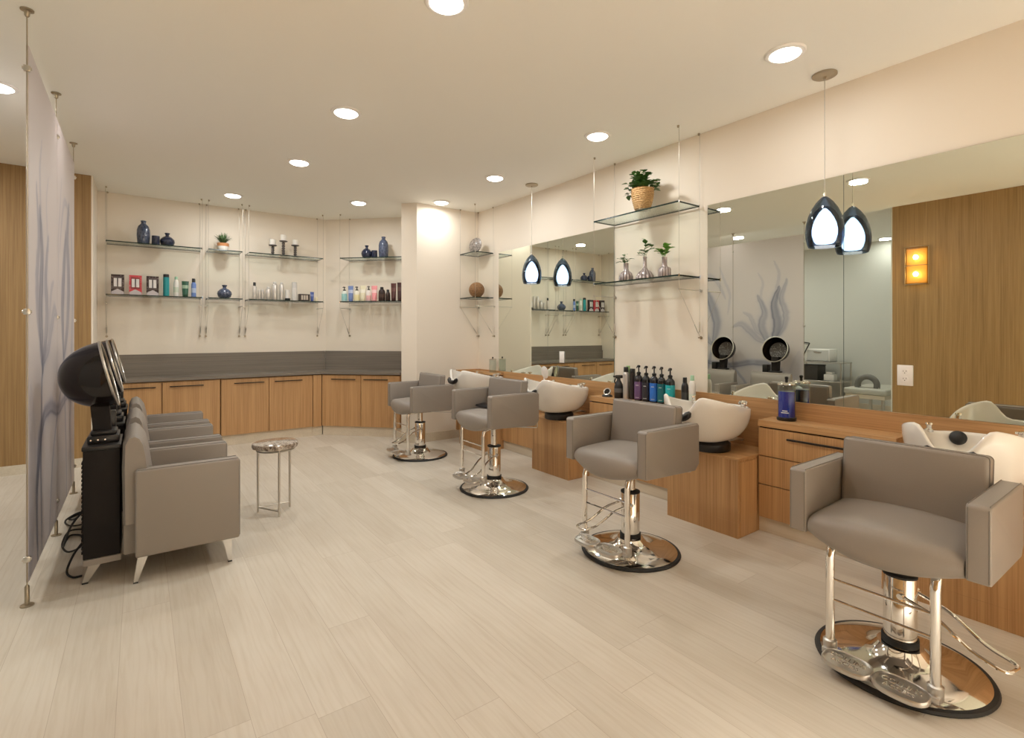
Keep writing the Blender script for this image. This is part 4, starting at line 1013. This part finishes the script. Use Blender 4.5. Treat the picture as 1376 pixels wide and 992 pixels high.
# ------------------------------------------------------------------ smoke printed partition
PXp = -.435
def stroke_field(Y, Z):
    d = np.zeros_like(Y); sat = np.zeros_like(Y)
    S = [  # control points (y, z), half width, strength
        ([(3.74, .12), (3.70, .55), (3.72, .95), (3.76, 1.12)], .022, .55),
        ([(3.76, 1.10), (3.70, 1.25), (3.66, 1.45), (3.72, 1.70), (3.66, 1.95)], .07, .55),
        ([(3.76, 1.10), (3.84, 1.25), (3.90, 1.42), (3.86, 1.62), (3.97, 1.85)], .06, .42),
        ([(3.74, 1.15), (3.95, 1.22), (4.12, 1.38), (4.24, 1.46), (4.37, 1.42)], .05, .34),
        ([(3.76, 1.18), (3.98, 1.34), (4.08, 1.55), (4.20, 1.62)], .035, .26),
        ([(3.72, 1.2), (3.58, 1.40), (3.56, 1.62), (3.62, 1.80), (3.55, 2.06)], .045, .40),
        ([(3.62, 1.7), (3.70, 1.9), (3.66, 2.15), (3.74, 2.35)], .022, .24),
        ([(3.86, 1.6), (3.93, 1.85), (3.90, 2.05), (3.98, 2.2)], .018, .20),
        ([(3.60, .12), (3.56, .40), (3.60, .62), (3.78, .84), (4.10, .88), (4.45, .82), (4.9, .86), (5.2, .78)], .045, .50),
        ([(3.58, .50), (3.64, .74), (3.80, .85)], .06, .45),
        ([(4.02, .12), (4.10, .40), (4.22, .62), (4.40, .80), (4.62, .98), (4.70, 1.2)], .018, .40),
        ([(4.70, 1.15), (4.62, 1.45), (4.70, 1.75), (4.82, 2.0)], .08, .50),
        ([(4.74, 1.15), (4.92, 1.40), (4.98, 1.70), (4.90, 2.0), (5.02, 2.25)], .09, .45),
        ([(4.90, .12), (4.84, .55), (4.76, .90), (4.72, 1.15)], .022, .45),
        ([(5.2, .12), (5.1, .6), (5.2, 1.1), (5.28, 1.6), (5.2, 2.1)], .06, .30),
        ([(4.50, 1.85), (4.62, 2.10), (4.80, 2.25), (5.1, 2.2)], .03, .25),
        ([(4.46, 1.6), (4.42, 1.9), (4.5, 2.1), (4.6, 2.35)], .02, .22),
        ([(3.36, .12), (3.42, .6), (3.38, 1.0)], .10, .16)]
    rngs = np.random.RandomState(4)
    for ctrl, w, s in S:
        P = np.array([(p.x, p.y) for p in smoothline([(a, c, 0) for a, c in ctrl], 7)])
        P = P+rngs.normal(0, .003, P.shape); n = len(P); best = np.full(Y.shape, 9.0); bu = np.zeros_like(Y); sg = np.zeros_like(Y)
        for i in range(n-1):
            a, c = P[i], P[i+1]; e = c-a; L2 = max(1e-9, (e**2).sum())
            t_ = np.clip(((Y-a[0])*e[0]+(Z-a[1])*e[1])/L2, 0, 1); dx = Y-(a[0]+t_*e[0]); dz = Z-(a[1]+t_*e[1])
            dd = np.sqrt(dx*dx+dz*dz); m = dd < best; best = np.where(m, dd, best); bu = np.where(m, (i+t_)/(n-1), bu); sg = np.where(m, np.sign(dx*e[1]-dz*e[0]), sg)
        ww = w*(.35+.95*np.sin(np.pi*np.clip(bu, .02, .98))**.8)*np.where(sg > 0, 1.25, .55)
        k = np.exp(-(best/ww)**2)*.75+.45*np.exp(-((best-ww*.7)/(.16*ww))**2)*(sg > 0)
        d = np.maximum(d, k*s)*1.0+.25*np.minimum(d, k*s)
    return np.clip(d, 0, 1)
def make_panel(y0, y1, lab, x):
    t = thing('partition_panel', lab, 'partition', group='smoke printed partition panels')
    ny, nz = 150, 340; z0, z1 = .109, 2.677
    ys = np.linspace(y0, y1, ny); zs = np.linspace(z0, z1, nz); YY, ZZ = np.meshgrid(ys, zs)
    D_ = stroke_field(YY, ZZ); base = np.array((.765, .715, .705)); ink = np.array((.06, .08, .15)); ink2 = np.array((.42, .46, .62))
    gz = np.clip((1.15-ZZ)/1.2, 0, 1)*.40*np.clip((3.75-YY)/.4, 0, 1)
    k = np.clip(D_*1.45+gz*.8, 0, .9)[..., None]
    col = base*(1-k)+(ink*k+ink2*0)*(D_[..., None] > .18)*1.0*k*0+ (ink2*(1-k)+ink*k)*k
    q = B(); V = []; F = []
    for sx in (-.005, .005):
        V += [(x+sx, float(a), float(c)) for c in zs for a in ys]
    N = ny*nz
    for j in range(nz-1):
        for i in range(ny-1):
            a = j*ny+i; F.append([a, a+1, a+ny+1, a+ny]); F.append([N+a, N+a+ny, N+a+ny+1, N+a+1])
    for j in range(nz-1):
        for i in (0, ny-1): a = j*ny+i; F.append([a, a+ny, N+a+ny, N+a])
    for i in range(ny-1):
        for j in (0, nz-1): a = j*ny+i; F.append([a, a+1, N+a+1, N+a])
    q.add(V, F); o = q.obj('panel', 'print', t, smooth=False)
    at = o.data.color_attributes.new('Col', 'FLOAT_COLOR', 'POINT')
    c4 = np.ones((2*N, 4), np.float32); c4[:N, :3] = col.reshape(-1, 3); c4[N:, :3] = col.reshape(-1, 3); at.data.foreach_set('color', c4.ravel())
    return t
make_panel(3.338, 4.374, 'near pale printed partition panel with blue smoke flowers, beside the nearest dryer', PXp)
make_panel(4.382, 5.434, 'far pale printed partition panel with blue smoke flowers, toward the back wall', PXp)
post = None
for y, lab in ((3.330, 'nearest tension cable of the printed partition, at its front edge'), (4.378, 'middle tension cable of the printed partition, between its two panels'), (5.440, 'farthest tension cable of the printed partition')):
    if post is None:
        post = thing('tension_cable', lab, 'cable', (PXp, y, 0), 0, 'floor to ceiling cables of the partition')
        q = B(); q.cyl((0, 0, .10), (0, 0, H-.02), .0026, 8); q.obj('cable', 'brass', post)
        q = B(); q.lathe([(0, -.001), (.026, -.001), (.026, -.006), (.012, -.010), (.010, -.030), (.006, -.036), (0, -.036)], 20, (0, 0, H)); q.obj('ceiling_fixing', 'brass', post)
        q = B(); q.lathe([(0, .0005), (.026, .0005), (.026, .006), (.0095, .008), (.0095, .092), (.005, .10), (0, .10)], 20); q.obj('floor_fixing', 'brass', post)
        for z in (.222, 1.403, 2.564):
            q = B(); q.box((-.013, -.009, z-.014), (.013, .009, z+.014), .003, 2); q.cyl((.012, 0, z), (.018, 0, z), .007, 10); q.cyl((-.012, 0, z), (-.018, 0, z), .007, 10); q.obj('panel_clamp', 'steel', post)
    else: dup(post, lab, (PXp, y, 0))

# ------------------------------------------------------------------ side table
t = thing('side_table', 'small round side table with a brown stone top and thin metal legs', 'side table', (.80, 4.02, 0), .4)
q = B(); rings = []
rg = random.Random(2); wob = [1+.03*math.sin(3*2*PI*i/48+1)+.02*math.sin(5*2*PI*i/48) for i in range(48)]
for r, z in ((.135, .468), (.150, .474), (.155, .490), (.152, .506), (.145, .511), (.02, .512)):
    rings.append([(r*wob[i]*math.cos(2*PI*i/48), r*wob[i]*math.sin(2*PI*i/48), z) for i in range(48)])
q.loft(rings); q.obj('top', 'agate', t)
P3 = [(.125*math.cos(a), .125*math.sin(a)) for a in (.1, .1+2.09, .1+4.19)]
for x, y in P3:
    q = B(); q.cyl((x, y, 0), (x, y, .469), .0075, 10); q.obj('leg', 'steel', t)
q = B()
q.tube([(P3[0][0], P3[0][1], .035), (P3[1][0], P3[1][1], .035), (P3[2][0], P3[2][1], .035)], .005, 8)
q.obj('stretcher', 'steel', t)
q = B(); q.tube([(.125*math.cos(i*PI/18), .125*math.sin(i*PI/18), .458) for i in range(36)], .006, 8, closed=True); q.obj('top_ring', 'steel', t)

# ------------------------------------------------------------------ pendants
def pendant(lab, x, y):
    t = thing('pendant_lamp', lab, 'pendant lamp', (x, y, 0), 0, 'navy glass pendant lamps')
    zt, zb = 2.118, 1.815
    q = B(); q.lathe([(0, -.001), (.066, -.001), (.066, -.010), (.060, -.014), (.010, -.016), (.007, -.028), (0, -.028)], 32, (0, 0, H)); q.obj('canopy', 'brass', t)
    q = B(); q.cyl((0, 0, zt-.004), (0, 0, H-.02), .0022, 8); q.obj('cord', 'wire', t)
    h = zt-zb
    out = [(.004, 1.0), (.020, .97), (.045, .88), (.070, .75), (.088, .60), (.098, .45), (.102, .32), (.100, .18), (.092, .06), (.085, .0)]
    inn = [(.078, .0), (.084, .06), (.089, .18), (.090, .32), (.085, .45), (.073, .58), (.054, .70), (.030, .78), (0, .80)]
    q = B(); q.lathe([(0, zb+h)]+[(r, zb+h*u) for r, u in out]+[(r, zb+h*u) for r, u in inn], 48); q.obj('outer_shade', 'navy_glass', t, angle=70)
    core = [(.045, .07), (.056, .12), (.066, .24), (.067, .34), (.060, .46), (.047, .57), (.028, .68), (.010, .75), (0, .765)]
    q = B(); q.lathe([(0, zb+h*.065)]+[(r, zb+h*u) for r, u in core], 40); q.obj('inner_shade', 'core', t, angle=70)
    q = B(); q.cyl((0, 0, zt-.004), (0, 0, zt+.02), .007, 12); q.obj('socket', 'chrome', t)
pendant('near navy glass pendant lamp hanging before the large mirror', 3.300, 1.362)
pendant('far navy glass pendant lamp hanging before the far mirror', 3.287, 4.162)

# ------------------------------------------------------------------ sconce on the opposite panelling
t = thing('wall_sconce', 'amber glass wall sconce with two bulbs, reflected in the large mirror', 'wall lamp', (-.4495, 2.065, 2.10))
q = B(); q.box((0, -.10, -.205), (.012, .10, .205), .002, 1); q.obj('back_plate', pl((.80, .58, .28), .35, .5), t)
n = 14; P = [(.012+.085*math.sin(PI*k/n), .112*math.cos(PI*k/n)) for k in range(n+1)]
Pi = [(.012+.079*math.sin(PI*k/n), .106*math.cos(PI*k/n)) for k in range(n+1)]
q = B(); sec = P+Pi[::-1]
q.loft([[(x, y, z) for x, y in sec] for z in (-.222, .222)]); q.obj('glass_shade', 'amber', t)
q = B()
for z in (-.222, 0, .222): q.tube([(x+.001, y*1.01, z) for x, y in P], .004, 6)
for s in (-1, 1): q.cyl((.012, s*.112, -.222), (.012, s*.112, .222), .004, 6)
q.obj('shade_frame', 'brass', t)
for z in (-.10, .10):
    q = B(); q.lathe([(0, -.028), (.018, -.022), (.026, 0), (.018, .022), (0, .030)], 20, (.045, 0, z)); q.obj('bulb', 'bulb', t)

# ------------------------------------------------------------------ side bay seen in the mirror
t = thing('utility_cart', 'grey open metal cart in the side bay, seen in the large mirror', 'cart', (-2.62, 4.0, 0))
for x, y in ((-.2, -.36), (.2, -.36), (-.2, .36), (.2, .36)):
    q = B(); q.cyl((x, y, .04), (x, y, .80), .012, 10); q.obj('leg', 'steel', t)
for z in (.16, .48, .80):
    q = B(); q.box((-.215, -.375, z-.012), (.215, .375, z+.008), .003, 1); q.obj('shelf', 'steel', t)
for x, y in ((-.2, -.36), (.2, -.36), (-.2, .36), (.2, .36)):
    q = B(); q.lathe([(0, -.012), (.02, -.012), (.02, .012), (0, .012)], 14, T=Matrix.Translation((x, y, .0205)) @ Matrix.Rotation(PI/2, 4, 'X')); q.obj('caster', 'rubber', t)
t = thing('towel_warmer', 'white box shaped towel warmer on top of the metal cart', 'appliance', (-2.62, 4.02, .809))
q = B(); q.box((-.15, -.19, 0), (.15, .19, .22), .01, 2); q.obj('case', 'white', t)
q = B(); q.box((.151, -.17, .02), (.158, .17, .20), .003, 1); d = q.obj('door', pl((.62, .62, .60), .25), t)
q = B(); q.box((.159, -.06, .155), (.168, .06, .180), .003, 1); q.obj('handle', 'steel', d)
t = thing('storage_bin', 'dark storage bin on the middle shelf of the metal cart', 'bin', (-2.60, 4.16, .489))
q = B(); q.box((-.16, -.15, 0), (.16, .15, .24), .008, 2); q.obj('bin', pl((.04, .035, .03), .5), t)
q = B(); q.box((-.165, -.155, .2405), (.165, .155, .26), .006, 2); q.obj('lid', pl((.06, .055, .05), .5), t)
t = thing('small_box', 'small white box on the middle shelf of the metal cart', 'box', (-2.55, 3.85, .489))
q = B(); q.box((-.07, -.08, 0), (.07, .08, .11), .006, 2); q.obj('case', 'white', t); q = B(); q.box((-.05, -.05, .1105), (.05, .05, .15), .01, 2); q.obj('top', 'white', t)
t = thing('magnifier_lamp', 'black jointed desk lamp clamped to the metal cart', 'lamp', (-2.42, 4.26, .809))
q = B(); q.box((-.03, -.03, .0), (.03, .03, .06), .004, 1); q.obj('clamp', 'black', t)
q = B(); q.tube([(0, 0, .05), (0, -.13, .32)], .009, 8); q.tube([(.015, 0, .05), (.015, -.13, .32)], .005, 8); q.obj('lower_arm', 'black', t)
q = B(); q.tube([(0, -.13, .32), (0, .22, .37)], .009, 8); q.tube([(.015, -.13, .30), (.015, .22, .35)], .005, 8); q.obj('upper_arm', 'black', t)
q = B(); q.lathe([(.0, .03), (.07, .02), (.085, -.01), (.08, -.015), (.06, .01), (0, .02)], 24, (0, .27, .35)); q.obj('lamp_head', 'black', t)
t = thing('massage_couch', 'pale treatment couch with a padded horseshoe headrest, seen in the large mirror', 'couch', (-1.75, 3.02, 0), 0)
q = B(); q.box((-.75, -.30, .40), (.20, .26, .49), .03, 3); q.obj('cushion', pl((.50, .49, .43), .45), t)
q = B(); q.box((-.73, -.27, .34), (.18, .23, .399), .004, 1); q.obj('frame', 'plinth', t)
for x, y in ((-.70, -.24), (.14, -.24), (-.70, .20), (.14, .20)):
    q = B(); q.cyl((x, y, 0), (x, y, .342), .022, 12); q.obj('leg', 'steel', t)
q = B(); q.tube([(.02, .125*math.cos(PI*(k/16*1.25-.125))-.0+.0, .53+.125*math.sin(PI*(k/16*1.25-.125))) for k in range(17)], .042, 12); q.obj('headrest', pl((.17, .165, .15), .5), t)
q = B(); q.box((.0, -.16, .489), (.05, .16, .505), .004, 1); q.obj('headrest_plate', 'steel', t)

# ------------------------------------------------------------------ view
sc = bpy.context.scene
w = bpy.data.worlds.new('world'); sc.world = w; w.use_nodes = True
w.node_tree.nodes['Background'].inputs[0].default_value = (.5, .45, .4, 1); w.node_tree.nodes['Background'].inputs[1].default_value = .2
sc.view_settings.view_transform = 'Standard'; sc.view_settings.look = 'None'; sc.view_settings.gamma = 1; sc.view_settings.use_curve_mapping = False
sc.view_settings.exposure = 0.09
sc.cycles.use_denoising = True
sc.cycles.max_bounces = 12; sc.cycles.diffuse_bounces = 8; sc.cycles.glossy_bounces = 6; sc.cycles.transparent_max_bounces = 24
sc.cycles.caustics_reflective = False; sc.cycles.caustics_refractive = False; sc.cycles.sample_clamp_indirect = 6
